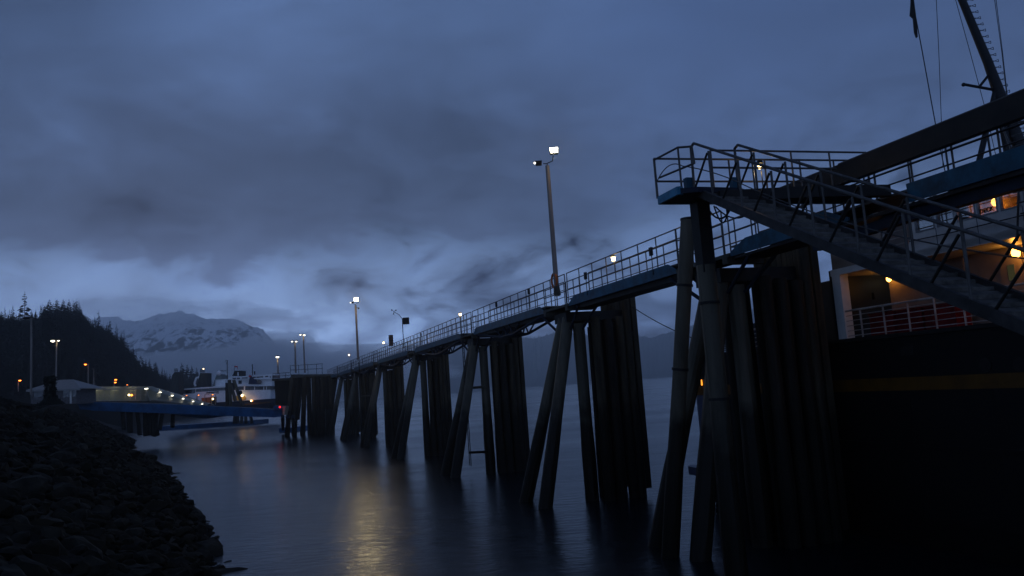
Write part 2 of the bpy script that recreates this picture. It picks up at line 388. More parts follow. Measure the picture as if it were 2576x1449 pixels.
for x, y, h, d in zip(xs, ys, hh, dd):
    if d < -1.0 or h < -.7 or y < 12: continue
    dist = math.hypot(x, y)
    size = random.uniform(.2, .5)*(1+.6*(random.random() < .12))*(1 if dist < 70 else 1.35)
    if d < 0: size *= .8
    if h > 7.4 and random.random() < .7: continue
    # in view?
    v = MM.T @ (np.array([x, y, h])-CAM)
    if v[2] > -3: continue
    px = 1288+F*v[0]/-v[2]; py = 724.5-F*v[1]/-v[2]
    if px < -160 or py > 1600 or px > 700: continue
    cell = (int(x/.9), int(y/.9)); ok = True
    for a in (-1, 0, 1):
        for b in (-1, 0, 1):
            for (u, w_, s_) in placed.get((cell[0]+a, cell[1]+b), ()):
                if (u-x)**2+(w_-y)**2 < (.62*(s_+size))**2: ok = False
    if not ok: continue
    placed.setdefault(cell, []).append((x, y, size)); rocks.append((size/dist*(1 if px > -20 and py < 1470 else .2), x, y, h, size))
rocks.sort(reverse=True)
for i, (k, x, y, h, sz) in enumerate(rocks[:300]):
    o = bpy.data.objects.new('boulder', rock_meshes[i % 14]); COL.objects.link(o)
    o.location = (x, y, h+sz*.12); o.scale = (sz, sz, sz)
    o.rotation_euler = (random.uniform(-.5, .5), random.uniform(-.5, .5), random.uniform(0, 6.3))
    tag(o, 'dark angular boulder of the riprap bank at the left shore', 'boulder', 'riprap boulders on the shore bank')
rb = MB()
for i, (k, x, y, h, sz) in enumerate(rocks[300:]):
    vs, fs = low[i % 6]; m3 = np.array(Matrix.Rotation(random.uniform(0, 6.3), 3, 'Z') @ Matrix.Rotation(random.uniform(-.6, .6), 3, 'X'))
    rb.add(vs@m3.T*sz+np.array([x, y, h+sz*.12]), fs)
tag(rb.build('riprap', M_rock, loc=(0, 0, 0)), 'farther riprap stones covering the shore bank', 'rocks', kind='stuff')
# outlying stones in the water
for (px, py, sz, lab) in [(433, 1192, .35, 'flat stone awash off the rocks, farthest of the outlying stones'), (497, 1315, .3, 'small dark stone awash just off the bank beside the bend'), (545, 1442, .5, 'low stone awash off the bank nearest the bottom edge')]:
    p = PZ(px, py, 0); o = bpy.data.objects.new('boulder', rock_meshes[3]); COL.objects.link(o); o.location = tuple(p); o.scale = (sz*1.6, sz, sz*.5); o.rotation_euler = (0, 0, .3); tag(o, lab, 'boulder', 'outlying stones in the water')

# ------------------------------------------------------------------ hills
def poly_interp(x, pts): return float(np.interp(x, [p[0] for p in pts], [p[1] for p in pts]))
# left wooded hill: ridge profile (photo x, y of ground line, distance)
HP = [(-260, 800, 300), (-60, 830, 300), (0, 835, 310), (60, 838, 320), (110, 832, 330), (170, 818, 340), (220, 838, 350), (260, 865, 370), (300, 888, 390), (330, 918, 410), (345, 945, 430), (380, 958, 470), (420, 978, 520), (445, 992, 560), (480, 985, 580), (520, 1000, 620), (560, 1012, 660), (640, 1012, 700)]
def ridge(x): 
    yy = poly_interp(x, [(a, b) for a, b, c in HP]); Yd = poly_interp(x, [(a, c) for a, b, c in HP]); return PY(x, yy, Yd)
rows = []; xsn = np.arange(-260, 641, 12)
for x in xsn:
    r = ridge(x); dirn = np.array([r[0], r[1]]); dirn /= np.linalg.norm(dirn); col = []
    hgt = max(r[2], 2); foot = max(30, hgt*1.25)
    for t in np.linspace(-1, 1.6, 18):
        if t <= 0: f = (1+t); z = hgt*(math.sin(f*math.pi/2)**.9)+(1-f)*3 ; off = t*foot
        else: z = hgt*(1-.25*t*t); off = t*foot*1.3
        nzv = noise.fractal(Vector((x*.03, t*3, 1)), 1, 2, 4)*hgt*.05
        col.append((r[0]+dirn[0]*off, r[1]+dirn[1]*off, z+nzv*(1 if abs(t) > .1 else .3)-(4 if t == -1 else 0)))
    rows.append(col)
hb = MB(); n = 18; hb.v = [tuple(p) for c in rows for p in c]; hb.f = [(i*n+j, i*n+j+1, (i+1)*n+j+1, (i+1)*n+j) for i in range(len(rows)-1) for j in range(n-1)]
tag(hb.build('hill', M_hill, loc=(0, 0, 0), smooth=True), kind='structure')

def conifer_arrays(seed, H=1., wide=.17, levels=22, bare=.12, ragged=.35, per=8):
    """unit-height spruce: whorls of drooping needle sprays round a trunk"""
    r = random.Random(seed); vs = []; fs = []
    for k in range(levels):
        t = k/(levels-1); z = bare+(1-bare)*t*.98; rad = wide*(1-t)**.8*(1-.25*(t < .15))+.008
        for i in range(per):
            if r.random() < .16: continue
            a = r.uniform(0, 6.283); l = rad*r.uniform(1-ragged*1.4, 1+ragged*.6); dz = -l*r.uniform(.25, .6)+.02*r.random()
            wdt = l*r.uniform(.16, .30)+.004; ca, sa = math.cos(a), math.sin(a)
            o = len(vs); th = l*.14+.004
            z0 = z+r.uniform(-.01, .01)
            vs += [(0, 0, z0), (ca*l*.55-sa*wdt, sa*l*.55+ca*wdt, z0+dz*.35-th*.5), (ca*l, sa*l, z0+dz+l*.14), (ca*l*.55+sa*wdt, sa*l*.55-ca*wdt, z0+dz*.35-th*.5), (ca*l*.5, sa*l*.5, z0+dz*.25+th)]
            fs += [(o, o+1, o+4), (o+1, o+2, o+4), (o+2, o+3, o+4), (o+3, o, o+4), (o, o+1, o+2, o+3)]
    return np.array(vs), fs
VAR = [conifer_arrays(i, wide=w_, levels=lv, bare=ba, ragged=rg) for i, (w_, lv, ba, rg) in enumerate([(.17, 22, .1, .35), (.14, 24, .12, .4), (.2, 20, .08, .3), (.12, 20, .25, .6), (.22, 18, .15, .45)])]
# the mass of trees on the hill: nobody could count these
fb_v = []; fb_f = []; cnt = 0
for _ in range(2600):
    x = random.uniform(-120, 560); i = (x+260)/12; i0 = int(i); 
    if i0 < 0 or i0 >= len(rows)-1: continue
    t = random.choice([random.uniform(1, 7.3), random.uniform(5, 8.5)]); j0 = int(t)
    a = np.array(rows[i0][j0]); b = np.array(rows[i0][j0+1]); c = np.array(rows[i0+1][j0]); fx = i-i0; fy = t-j0
    p = a+(b-a)*fy+(c-a)*fx
    if p[2] < 6: continue
    Hh = random.uniform(4.5, 9.)*(1.5 if random.random() < .1 else 1)*(1.1 if x > 230 else 1)*(1.2 if x > 430 else 1); vs, fs = VAR[random.randrange(5)]
    ang = random.uniform(0, 6.3); ca, sa = math.cos(ang), math.sin(ang); q = vs*Hh; q[:, 0:2] *= random.uniform(.8, 1.3)
    q = np.stack([q[:, 0]*ca-q[:, 1]*sa, q[:, 0]*sa+q[:, 1]*ca, q[:, 2]], 1)+p-np.array([0, 0, 1.])
    o = cnt; fb_v.append(q); fb_f += [tuple(k+o for k in f) for f in fs]; cnt += len(q)
fo = MB(); fo.v = [tuple(v) for v in np.concatenate(fb_v)]; fo.f = fb_f
tag(fo.build('forest', M_needle, loc=(0, 0, 0)), 'dark conifer forest covering the left hill', 'forest', kind='stuff')

# conifers that stand out on the skyline
TREE_N = 0
def skyline_tree(px, ytop, ybase, var, label, wide=1., Yd=None):
    global TREE_N
    Yd = Yd or poly_interp(px, [(a, c) for a, b, c in HP])
    top = PY(px, ytop, Yd); base = PY(px+ (ybase-ytop)*.0, ybase, Yd); base = np.array([top[0], top[1], base[2]]); Hh = top[2]-base[2]
    t = thing('conifer', label, 'tree', base, 'conifers on the skyline of the left hill')
    MB().tube(base, base+np.array([0, 0, Hh*.97]), Hh*.013, Hh*.002, 6).build('trunk', M_trunk, t)
    vs, fs = conifer_arrays(100+TREE_N, *(()), wide=(.17, .15, .22, .13)[var]*wide, levels=(24, 26, 16, 18)[var], bare=(.08, .14, .2, .12)[var], ragged=(.35, .4, .5, .75)[var], per=(10, 8, 8, 7)[var])
    MB().add(vs*Hh+base, fs).build('crown', M_needle, t); TREE_N += 1
ST = [(75, 806, 842, 1, 'short spruce between the lone spruce and the lamp pole', 1.4), (88, 800, 842, 0, 'low bushy spruce behind the lamp pole', 1.8), (113, 768, 840, 1, 'spruce filling the gap left of the close trio', 1.6), (134, 762, 838, 2, 'bushy conifer between the first and middle spruces of the trio', 1.8), (170, 786, 838, 0, 'broad spruce right of the trio', 2.), (192, 788, 838, 0, 'bushy spruce between the flat topped and slim conifers', 2.), (225, 812, 850, 0, 'wide conifer on the shoulder of the falling ridge', 1.8), (248, 834, 872, 0, 'bushy conifer on the upper falling ridge', 1.8), (272, 845, 884, 1, 'small sharp conifer halfway down the falling ridge', 1.5), (286, 850, 888, 0, 'rounded conifer on the lower falling ridge', 1.8), (62, 733, 845, 3, 'tall ragged lone spruce with gaps between its branches, left of the lamp pole', 1.5),
      (0, 805, 850, 2, 'bushy rounded conifer cut by the left edge', 2.),
      (24, 818, 850, 1, 'small pointed conifer right of the bushy one at the left edge', 1.3),
      (103, 772, 840, 3, 'thin sparse spruce just right of the dark lamp pole', 1.3),
      (124, 752, 840, 0, 'dense tall spruce, first of the close trio on the crest', 1.9),
      (144, 752, 838, 1, 'narrow tall spruce, middle of the close trio on the crest', 1.7),
      (159, 752, 835, 0, 'slim spruce with a knotted tip, last of the close trio', 1.6),
      (152, 775, 838, 2, 'broad lower spruce in front of the close trio', 2.2),
      (181, 779, 838, 2, 'flat topped conifer between the trio and the forked one', 2.3),
      (204, 776, 838, 1, 'slim conifer with a small crown top at the right end of the crest', 1.9),
      (214, 792, 842, 0, 'conifer on the shoulder where the hill starts to drop', 2.2),
      (236, 822, 868, 1, 'pointed spruce on the upper falling ridge before the snowy mountain', 1.1),
      (261, 831, 880, 1, 'sharp spruce midway down the falling ridge', 1.),
      (302, 845, 892, 3, 'thin spruce leaning out low on the falling ridge', 1.2),
      (320, 852, 905, 3, 'spindly spruce near the cliff end of the ridge', 1.4),
      (335, 872, 930, 3, 'ragged spruce on the cliff end of the hill', 1.5),
      (342, 893, 945, 3, 'lowest ragged spruce where the hill drops to the shore', 1.4),
      (393, 936, 975, 1, 'small spruce on the low tip of the point', 1.2),
      (414, 929, 985, 1, 'taller spruce on the low tip left of the lift tower', 1.2),
      (457, 912, 990, 0, 'tallest spruce of the clump behind the lift towers', 1.7),
      (471, 916, 990, 0, 'second spruce of the clump behind the lift towers', 1.6),
      (482, 920, 990, 0, 'third spruce of the clump behind the lift towers', 1.6),
      (494, 924, 992, 0, 'lowest right hand spruce of the clump behind the lift towers', 1.6)]
for a in ST: skyline_tree(*a)

# far wooded ridge across the water
def far_hill(name, prof, Yd, m, seed, rough, depth, bush=0., step=2.0):
    b = MB(); cols = []; xa = np.arange(prof[0][0], prof[-1][0], step)
    for x in xa:
        p = PY(x, poly_interp(x, prof), Yd); h = p[2]; h += noise.fractal(Vector((x*.02, seed, 0)), 1, 2, 6)*rough
        if bush: h += bush*abs(noise.noise(Vector((x*.31, seed+5, 0))))+bush*.7*abs(noise.noise(Vector((x*.9, seed+9, 0))))
        col = []
        for t in (0, .12, .3, .5, .7, .85, 1., 1.35, 2.):
            z = h*math.sin(min(t, 1)*math.pi/2)**.85 if t <= 1 else h*(1-.5*(t-1))
            z += noise.fractal(Vector((x*.03, t*4, seed)), 1, 2, 5)*h*.09*(1 if 0 < t < 1 else 0)
            col.append((p[0]*(1+(t-1)*depth/Yd), Yd+(t-1)*depth, z-(6 if t == 0 else 0)))
        cols.append(col)
    n = len(cols[0]); b.v = [tuple(p) for c in cols for p in c]; b.f = [(i*n+j, i*n+j+1, (i+1)*n+j+1, (i+1)*n+j) for i in range(len(cols)-1) for j in range(n-1)]
    return tag(b.build(name, m, loc=(0, 0, 0), smooth=False), kind='structure')
RP = [(660, 1016), (760, 1004), (830, 975), (880, 945), (930, 915), (1000, 884), (1080, 868), (1140, 856), (1190, 852), (1240, 850), (1300, 852), (1340, 856), (1384, 843), (1430, 838), (1470, 846), (1520, 836), (1560, 840), (1600, 848), (1640, 852), (1670, 842), (1700, 832), (1740, 822), (1780, 808), (1840, 790), (1900, 780), (2000, 770), (2200, 750), (2600, 720), (2900, 700)]
far_hill('far_ridge', RP, 4250, mat('far_forest', (.025, .033, .03), 1., 0, .3, .01, spec=.05), 4, 10, 350, bush=24)

# snowy mountain
def mountain():
    b = MB(); cols = []; prof = [(60, 960), (150, 860), (235, 806), (290, 798), (360, 791), (420, 787), (470, 789), (520, 796), (570, 802), (620, 816), (660, 834), (690, 862), (730, 905), (800, 950), (900, 990)]
    xa = np.arange(60, 900, 3.0); Yd = 2700.; NT_ = 44
    for x in xa:
        p = PY(x, poly_interp(x, prof), Yd); h = max(p[2], 10); col = []
        for k in range(NT_):
            t = k/(NT_-1)*1.25
            z = h*min(t, 1)**.9 if t <= 1 else h*(1-.4*(t-1))
            wy = Yd-(1-t)*950
            nzv = noise.ridged_multi_fractal(Vector((p[0]*.0044, wy*.003, 2)), 1., 2.2, 7, 1., 2.)
            z += (nzv-1.1)*h*.07*min(1, 1.5*t)+noise.fractal(Vector((p[0]*.02, wy*.013, 7)), .8, 2.1, 6)*h*.035*min(1, 2*t)
            sc = wy/Yd*.6+.4
            col.append((p[0]*sc, wy, z-(30 if k == 0 else 0)))
        cols.append(col)
    n = NT_; b.v = [tuple(p) for c in cols for p in c]; b.f = [(i*n+j, i*n+j+1, (i+1)*n+j+1, (i+1)*n+j) for i in range(len(cols)-1) for j in range(n-1)]
    m = bpy.data.materials.new('snow_rock'); m.use_nodes = True; t = NT(m.node_tree)
    g = t.n('ShaderNodeNewGeometry'); sp = t.n('ShaderNodeSeparateXYZ'); t.l(g.outputs['Position'], sp.inputs[0])
    mp = t.n('ShaderNodeMapping'); mp.inputs['Scale'].default_value = (1, .45, .8); mp.inputs['Rotation'].default_value = (0, .6, 0); t.l(g.outputs['Position'], mp.inputs[0])
    nz = t.n('ShaderNodeTexNoise', i_Scale=.03, i_Detail=10, i_Roughness=.66, i_Distortion=.9); t.l(mp.outputs[0], nz.inputs['Vector'])
    sn_ = t.n('ShaderNodeSeparateXYZ'); t.l(g.outputs['Normal'], sn_.inputs[0])
    hgt = t.m('DIVIDE', t.m('SUBTRACT', sp.outputs[2], 190.), 900.)
    f = t.m('ADD', t.m('ADD', nz.outputs[0], hgt), t.m('MULTIPLY', t.m('SUBTRACT', sn_.outputs[2], .7), .35))
    c = t.ramp(f, [(.52, (.05, .055, .06)), (.62, (.93, .93, .93))])
    pb = t.n('ShaderNodeBsdfPrincipled', i_Roughness=.9); t.l(c, pb.inputs['Base Color']); pb.inputs['Specular IOR Level'].default_value = .1
    o = t.n('ShaderNodeOutputMaterial'); t.l(pb.outputs[0], o.inputs[0])
    tag(b.build('mountain', m, loc=(0, 0, 0), smooth=False), kind='structure')
mountain()
# bank of low cloud lying against the mountain foot, and one round its summit
def vol_mat(name, dens, col=(1, 1, 1)):
    m = bpy.data.materials.new(name); m.use_nodes = True; t = NT(m.node_tree)
    pv = t.n('ShaderNodeVolumePrincipled', i_Density=dens); pv.inputs['Color'].default_value = (*col, 1); pv.inputs['Anisotropy'].default_value = .78 if name == 'haze' else .88
    o = t.n('ShaderNodeOutputMaterial'); t.l(pv.outputs[0], o.inputs['Volume']); return m
def cloud(px, py, Yd, rx, ry, rz, name, dens, seed):
    b = bmesh.new(); bmesh.ops.create_icosphere(b, subdivisions=5, radius=1); c = PY(px, py, Yd)
    for v in b.verts:
        k = 1+.35*noise.fractal(v.co*1.6+Vector((seed, 0, 0)), 1, 2, 4); v.co = Vector((v.co.x*rx*k, v.co.y*ry*k, v.co.z*rz*k))
    me = bpy.data.meshes.new(name); b.to_mesh(me); b.free(); me.materials.append(vol_mat(name, dens))
    o = bpy.data.objects.new(name, me); COL.objects.link(o); o.location = tuple(c); return tag(o, 'low cloud lying across the foot of the snowy mountain', 'cloud', kind='stuff')

# ------------------------------------------------------------------ catwalk
ZD = 10.05
DOL = [8.9, 22.9, 40.3, 60.5, 82., 103., 121.]
HALF = 1.65
def rail_set(t, s0, s1, q, z=ZD, h=1.22, mids=(.42, .8), r=.024, step=1.45, loops=True, name='railing'):
    b = MB(); e = .07*(1 if s1 > s0 else -1)
    b.tube(L(s0, q, z+h), L(s1, q, z+h), r*1.15)
    root = b.build(name, M_galv, t)
    for m_ in mids: MB().tube(L(s0, q, z+m_), L(s1, q, z+m_), r*.85, n=6).build('mid_rail', M_galv, root)
    n = max(1, round(abs(s1-s0)/step))
    for i in range(n+1):
        s = s0+(s1-s0)*i/n
        MB().tube(L(s, q, z-.25), L(s, q, z+h), r, n=6).build('post', M_galv, root)
    return root
def span(s0, s1, label, truss=True, chord=False):
    t = thing('catwalk_span', label, 'catwalk', L((s0+s1)/2, 0, ZD-.3), 'catwalk spans between the dolphins')
    MB().lbox(s0, s1, -.58, .58, ZD-.1, ZD-.04).build('deck', M_tread, t)
    for q, nm in ((-.66, 'girder'), (.60, 'girder')):
        b = MB(); e = .75
        pts = [(s0+.05, ZD-.32), (s0+e, ZD+.02), (s1-e, ZD+.02), (s1-.05, ZD-.32), (s1-.05, ZD-.42), (s0+.05, ZD-.42)]
        b.prism([L(a, q, z) for a, z in pts], L(0, .06, 0)-L(0, 0, 0)); b.build(nm, M_blue, t)
    b = MB(); b.lbox(s0+.2, s1-.2, -.45, .45, ZD-.62, ZD-.34)
    k = s0+1.
    while k < s1: b.lbox(k, k+.1, -.62, .62, ZD-.33, ZD-.12); k += 1.5
    b.build('under_beam', M_dark, t)
    if truss:
        m = (s0+s1)/2; b = MB(); lo = ZD-1.05
        for q in (-.5, .5):
            for a, b2 in (((s0+.3, ZD-.45), (m-1.1, lo)), ((m-1.1, lo), (m+1.1, lo)), ((m+1.1, lo), (s1-.3, ZD-.45))):
                b.tube(L(a[0], q, a[1]), L(b2[0], q, b2[1]), .085, n=8)
            for a, b2 in (((m-1.1, lo), (m-.55, ZD-.5)), ((m-.55, ZD-.5), (m, lo)), ((m, lo), (m+.55, ZD-.5)), ((m+.55, ZD-.5), (m+1.1, lo)), ((m-1.1, lo), (m-2.3, ZD-.5)), ((m+1.1, lo), (m+2.3, ZD-.5))):
                b.tube(L(a[0], q, a[1]), L(b2[0], q, b2[1]), .055, n=6)
        for s in (m-1.1, m, m+1.1): b.tube(L(s, -.5, lo), L(s, .5, lo), .06, n=6)
        b.build('truss', M_navy, t)
    rail_set(t, s0, s1, -.62); rail_set(t, s0, s1, .56)
    return t
spans_lab = ['catwalk span between the platform stairs and the tall floodlight pole dolphin', 'catwalk span left of the tall floodlight pole, warm lamp at its far end', 'catwalk span carrying the weather mast and the float canister', 'catwalk span at the second, thinner floodlight pole', 'distant catwalk span left of the thinner floodlight pole', 'farthest short catwalk span before the landing head']
for i, (a, b_) in enumerate(zip(DOL[:-1], DOL[1:])): span(a+HALF, b_-HALF, spans_lab[i], truss=(i > 0))

sp_t = thing('catwalk_span', 'last catwalk span joining the landing head', 'catwalk', L(130, 0, ZD-.3), 'catwalk spans between the dolphins')
MB().lbox(122.6, 139, -.66, .66, ZD-.4, ZD).build('deck', M_blue, sp_t); rail_set(sp_t, 122.6, 139, -.62); rail_set(sp_t, 122.6, 139, .56)
def dolphin(s0, i, label):
    t = thing('mooring_dolphin', label, 'dolphin', L(s0, 1.2, 0), 'mooring dolphins under the catwalk')
    b = MB(); b.lbox(s0-.7, s0+.9, -.42, 2.7*(1, 1, .93, .8, .72, .7, .7)[i], ZD-1.1, ZD-.62); b.build('cap', M_dark, t)
    b = MB(); b.lbox(s0-HALF-.1, s0+HALF+.1, -.7, .66, ZD-.4, ZD-.28); b.lbox(s0-HALF, s0-HALF+.3, -.72, .7, ZD-.62, ZD-.4); b.lbox(s0+HALF-.3, s0+HALF, -.72, .7, ZD-.62, ZD-.4)
    b.build('landing_deck', M_conc, t)
    zt = ZD-1.2
    MB().pile(L(s0-.4, .35, -6), L(s0-.4, .35, zt), .30).build('pile', M_steel, t)
    for ds, bs in ((-.5, -.9), (.5, 1.9)):
        top = L(s0+ds*.6, -.15, zt+.3); bot = L(s0+bs, -2.35, 0); low = bot+(bot-top)*.6
        MB().pile(low, top, .30).build('batter_pile', M_steel, t)
    r_ = random.Random(i); kq = (1, 1, .93, .8, .72, .7, .7)[i]
    for k, (ds, q, m_) in enumerate([(-1.15, 1.0, M_timber2), (-1.2, 1.65, M_timber), (-1.1, 2.3, M_timber2), (1., .9, M_timber), (1.1, 1.7, M_timber), (1., 2.4, M_timber)]):
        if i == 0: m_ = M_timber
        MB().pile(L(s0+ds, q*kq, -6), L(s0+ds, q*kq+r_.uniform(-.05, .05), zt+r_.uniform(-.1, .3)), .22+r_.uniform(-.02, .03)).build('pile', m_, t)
    # plank sheathing between the piles, and the fender face on the ship side
    b = MB(); q = .75
    while q < 2.95*kq:
        w_ = r_.uniform(.22, .3); b.lbox(s0-.85, s0-.72, q, q+w_-.012, (-.6 if q < 2.0*kq else .45)+r_.uniform(-.15, .3), zt); q += w_
    b.build('sheathing', M_timber, t)
    b = MB(); s = s0-1.25
    while s < s0+1.9:
        w_ = r_.uniform(.28, .36); b.lbox(s, s+w_-.03, 2.98*kq, 2.98*kq+.28, .28+r_.uniform(-.12, .3), ZD+.12+r_.uniform(-.15, .12)); s += w_
    b.build('fender_panel', M_timber2, t)
    b = MB()
    for z in (2.2, 5., 8.): b.lbox(s0-1.2, s0+1.8, 2.98*kq-.18, 2.98*kq-.005, z, z+.3)
    b.build('waler', M_timber, t)
    for k in (-1.12, 1.45):
        MB().pile(L(s0+k, 2.98*kq-.24, -6), L(s0+k, 2.98*kq-.24, ZD+.1), .2, n=12).build('fender_pile', M_rust if (i == 3 and k > 0) else M_timber2, t)
    for sg in (-1, 1):
        for q, q2 in ((-.5, -.3), (.5, .35)): MB().tube(L(s0+sg*(HALF+.9), q, ZD-.5), L(s0+sg*.9, q2, ZD-1.5), .07, n=6).build('knee_brace', M_navy, t)
    # short loop rails on the landing
    for q in (-.68, .62):
        b = MB(); a0, a1 = s0-HALF+.15, s0+HALF-.15
        for zz_ in (1.3, .85, .45): b.tube(L(a0, q, ZD+zz_-.1), L(a1, q, ZD+zz_-.1), .026, n=6)
        for s in (a0, (a0+a1)/2-.3, (a0+a1)/2+.5, a1): b.tube(L(s, q, ZD-.3), L(s, q, ZD+1.2), .026, n=6)
        b.build('landing_rail', M_galv, t)
    return t
dl = ['nearest and darkest mooring dolphin, under the stair platform', 'mooring dolphin below the tall floodlight pole, wide dark timber face', 'mooring dolphin with a long hanging ladder at its side', 'mooring dolphin under the weather mast', 'mooring dolphin under the thinner floodlight pole', 'mooring dolphin second from the landing head', 'farthest mooring dolphin, beside the landing head']
for i, s in enumerate(DOL): dolphin(s, i, dl[i])

# near span running past the platform to the right edge
t = thing('catwalk_bridge', 'near blue girder footbridge with a heavy dark box beam at rail height, upper right', 'footbridge', L(-3, 0, ZD-.3))
MB().lbox(-9, 7.2, -.55, .6, ZD-.1, ZD-.04).build('deck', M_tread, t)
for s0, s1 in ((1.6, 7.15), (-9, -.45)):
    for q in (-.66, .62):
        e = .9; pts = [(s0+.02, ZD-.3), (s0+(e if s0 > 0 else 0), ZD+.06), (s1-e*(.0 if s1 < 0 else 1), ZD+.06), (s1-.02, ZD-.25), (s1-.02, ZD-.4), (s0+.02, ZD-.4)]
        MB().prism([L(a, q, z) for a, z in pts], L(0, .06, 0)-L(0, 0, 0)).build('girder', M_blue, t)
MB().lbox(-9, 7, -.6, .57, ZD-.5, ZD-.415).build('under_beam', M_dark, t)
b = MB(); b.lbox(-9, 5.1, -1.02, -.80, 10.58, 11.10); b.build('box_beam', mat('box_beam_steel', (.016, .013, .010), .55, 0, .5, 1.5, .15), t)
b = MB()
b.bar(L(-9, -.3, 9.5), L(-.4, -.3, 9.40), .26, .26); b.bar(L(-.4, -.3, 9.40), L(3.4, -.3, 9.28), .26, .26)
b.bar(L(1.2, -.3, 9.3), L(.3, -.3, ZD-.5), .2, .2); b.bar(L(-.6, -.3, 9.3), L(.3, -.3, ZD-.5), .2, .2); b.build('lower_chord', M_navy, t)
for q in (-.58, .58): rail_set(t, -9, 1.8, q, ZD+.1, 1.1, (.42, .78), .028, 1.15)
rail_set(t, 2.2, 7.2, -.58, ZD, 1.2, (.42, .8), .026, 1.4); rail_set(t, 2.2, 7.2, .58, ZD, 1.2, (.42, .8), .026, 1.4)

# ------------------------------------------------------------------ upper platform and stair gangway
ZP = 10.40
t = thing('platform', 'raised blue steel platform with pipe railings at the head of the stairs', 'platform', (4.75, 20.4, 0))
pa, pb_, pc, pd_ = PZ(1657, 497, ZP), PZ(1706, 471, ZP), L(1.2, -5.6, ZP), L(.6, -4.0, ZP)
nr0 = np.array([5.25, 20.0, ZP]); nr1 = np.array([9.75, 21.3, ZP]); fr0 = np.array([3.87, 20.35, ZP]); fr1 = np.array([10.1, 22.1, ZP])
poly = [pa, pb_, np.array([4.65, 19.2, ZP]), np.array([5.75, 19.62, ZP]), nr0+np.array([.35, .1, 0]), nr1, fr1]
MB().prism([p-np.array([0, 0, .16]) for p in poly], (0, 0, .13)).build('deck', M_navy, t)
b = MB()
def fasc(a, c, wd=.07): b.bar(V(a)-np.array([0, 0, .08]), V(c)-np.array([0, 0, .08]), wd, .2)
fasc(pa, fr1); fasc(pa, pb_); fasc(pb_, (4.3, 19.35, ZP)); fasc(nr0+np.array([.35, .1, 0]), nr1); b.build('edge_beam', mat('light_blue_paint', (.03, .19, .30), .45, 0, .3, 2.2), t)
b = MB()
def rl(a, c, h, r=.028): b.tube(V(a)+np.array([0, 0, h]), V(c)+np.array([0, 0, h]), r, n=8)
for h in (1.05, .45): rl(fr0, fr1, h)
dv = (fr1-fr0)
for k in range(7): p = fr0+dv*(k/6); b.tube(p, p+np.array([0, 0, 1.05]), .026, n=6)
b.build('far_rail', M_galv, t)
b = MB()
for h in (1.07, .62): rl(nr0, nr1, h)
for k in range(5): p = nr0+(nr1-nr0)*(k/4); b.tube(p, p+np.array([0, 0, 1.07]), .026, n=6)
b.build('near_rail', M_galv, t)
A_ = PZ(1646, 402, 11.42); B_ = PZ(1705, 371, 11.42); C_ = PZ(1740, 368.5, 11.3); D_ = PZ(1741, 410, 10.95) if False else C_-np.array([-.02, .02, .42]); E_ = PZ(1659, 447, 10.97)
b = MB(); b.path([A_, B_, C_, D_, E_], .028, 8); b.tube(A_, (A_[0], A_[1], ZP), .026); b.tube(B_, (B_[0], B_[1], ZP), .026)
b.build('side_rail', M_galv, t)
b = MB(); b.bar((4.55, 19.75, ZP), (4.55, 19.75, ZP+.33), .16, .16); b.bar((5.75, 20.05, ZP), (5.75, 20.05, ZP+.33), .12, .16); b.build('hinge_bracket', M_blue, t)
b = MB(); b.bar((4.93, 20.35, 8.4), (4.93, 20.35, ZP-.18), .36, .36); b.build('column', M_dark, t)
MB().pile((4.93, 20.35, -6), (4.93, 20.35, 8.6), .235, n=18).build('pile', M_steel, t)
b = MB(); b.bar(L(1.0, -5.0, ZP-.3), L(.4, -2.6, ZP-.3), .25, .28); b.bar(L(.4, -2.6, ZP-.3), L(.2, -.6, ZP-.3), .25, .28); b.build('under_beam', M_dark, t)
for z_ in (3.4, 5.2, 7.6): MB().tube((4.93, 20.35, z_), (4.93, 20.35, z_+.07), .262, n=18).build('weld_band', M_dark, t)
# hoses and a power cable slung from it
def catenary(p0, p1, sag, n=12): 
    p0, p1 = V(p0), V(p1); return [p0+(p1-p0)*k/n-np.array([0, 0, sag*4*(k/n)*(1-k/n)]) for k in range(n+1)]
tag(MB().path(catenary(PY(1876-100, 518, 20.6), PY(1840, 520, 20.2), .32), .025).path(catenary(PY(1796, 518, 20.5), PY(1832, 522, 20.4), .42), .022).path(catenary(PY(1800, 520, 20.9), PY(1870, 545, 20.4), .14), .02).build('power_cable', M_rubber), 'black cables slung in loops beneath the raised platform', 'cable')
tag(MB().path(catenary(A_+np.array([.0, 0, -.6]), PY(1718, 418, 19.6), -.22), .014, 5).path(catenary(PY(1718, 418, 19.6), PY(1850, 455, 18.9), -.05), .014, 5).path(catenary(PY(1850, 455, 18.9), L(-7, -5.2, 7.2), .25, 30), .014, 5).build('rope', M_galv), 'thin rope tied to the platform railing and running down the stairs', 'rope')

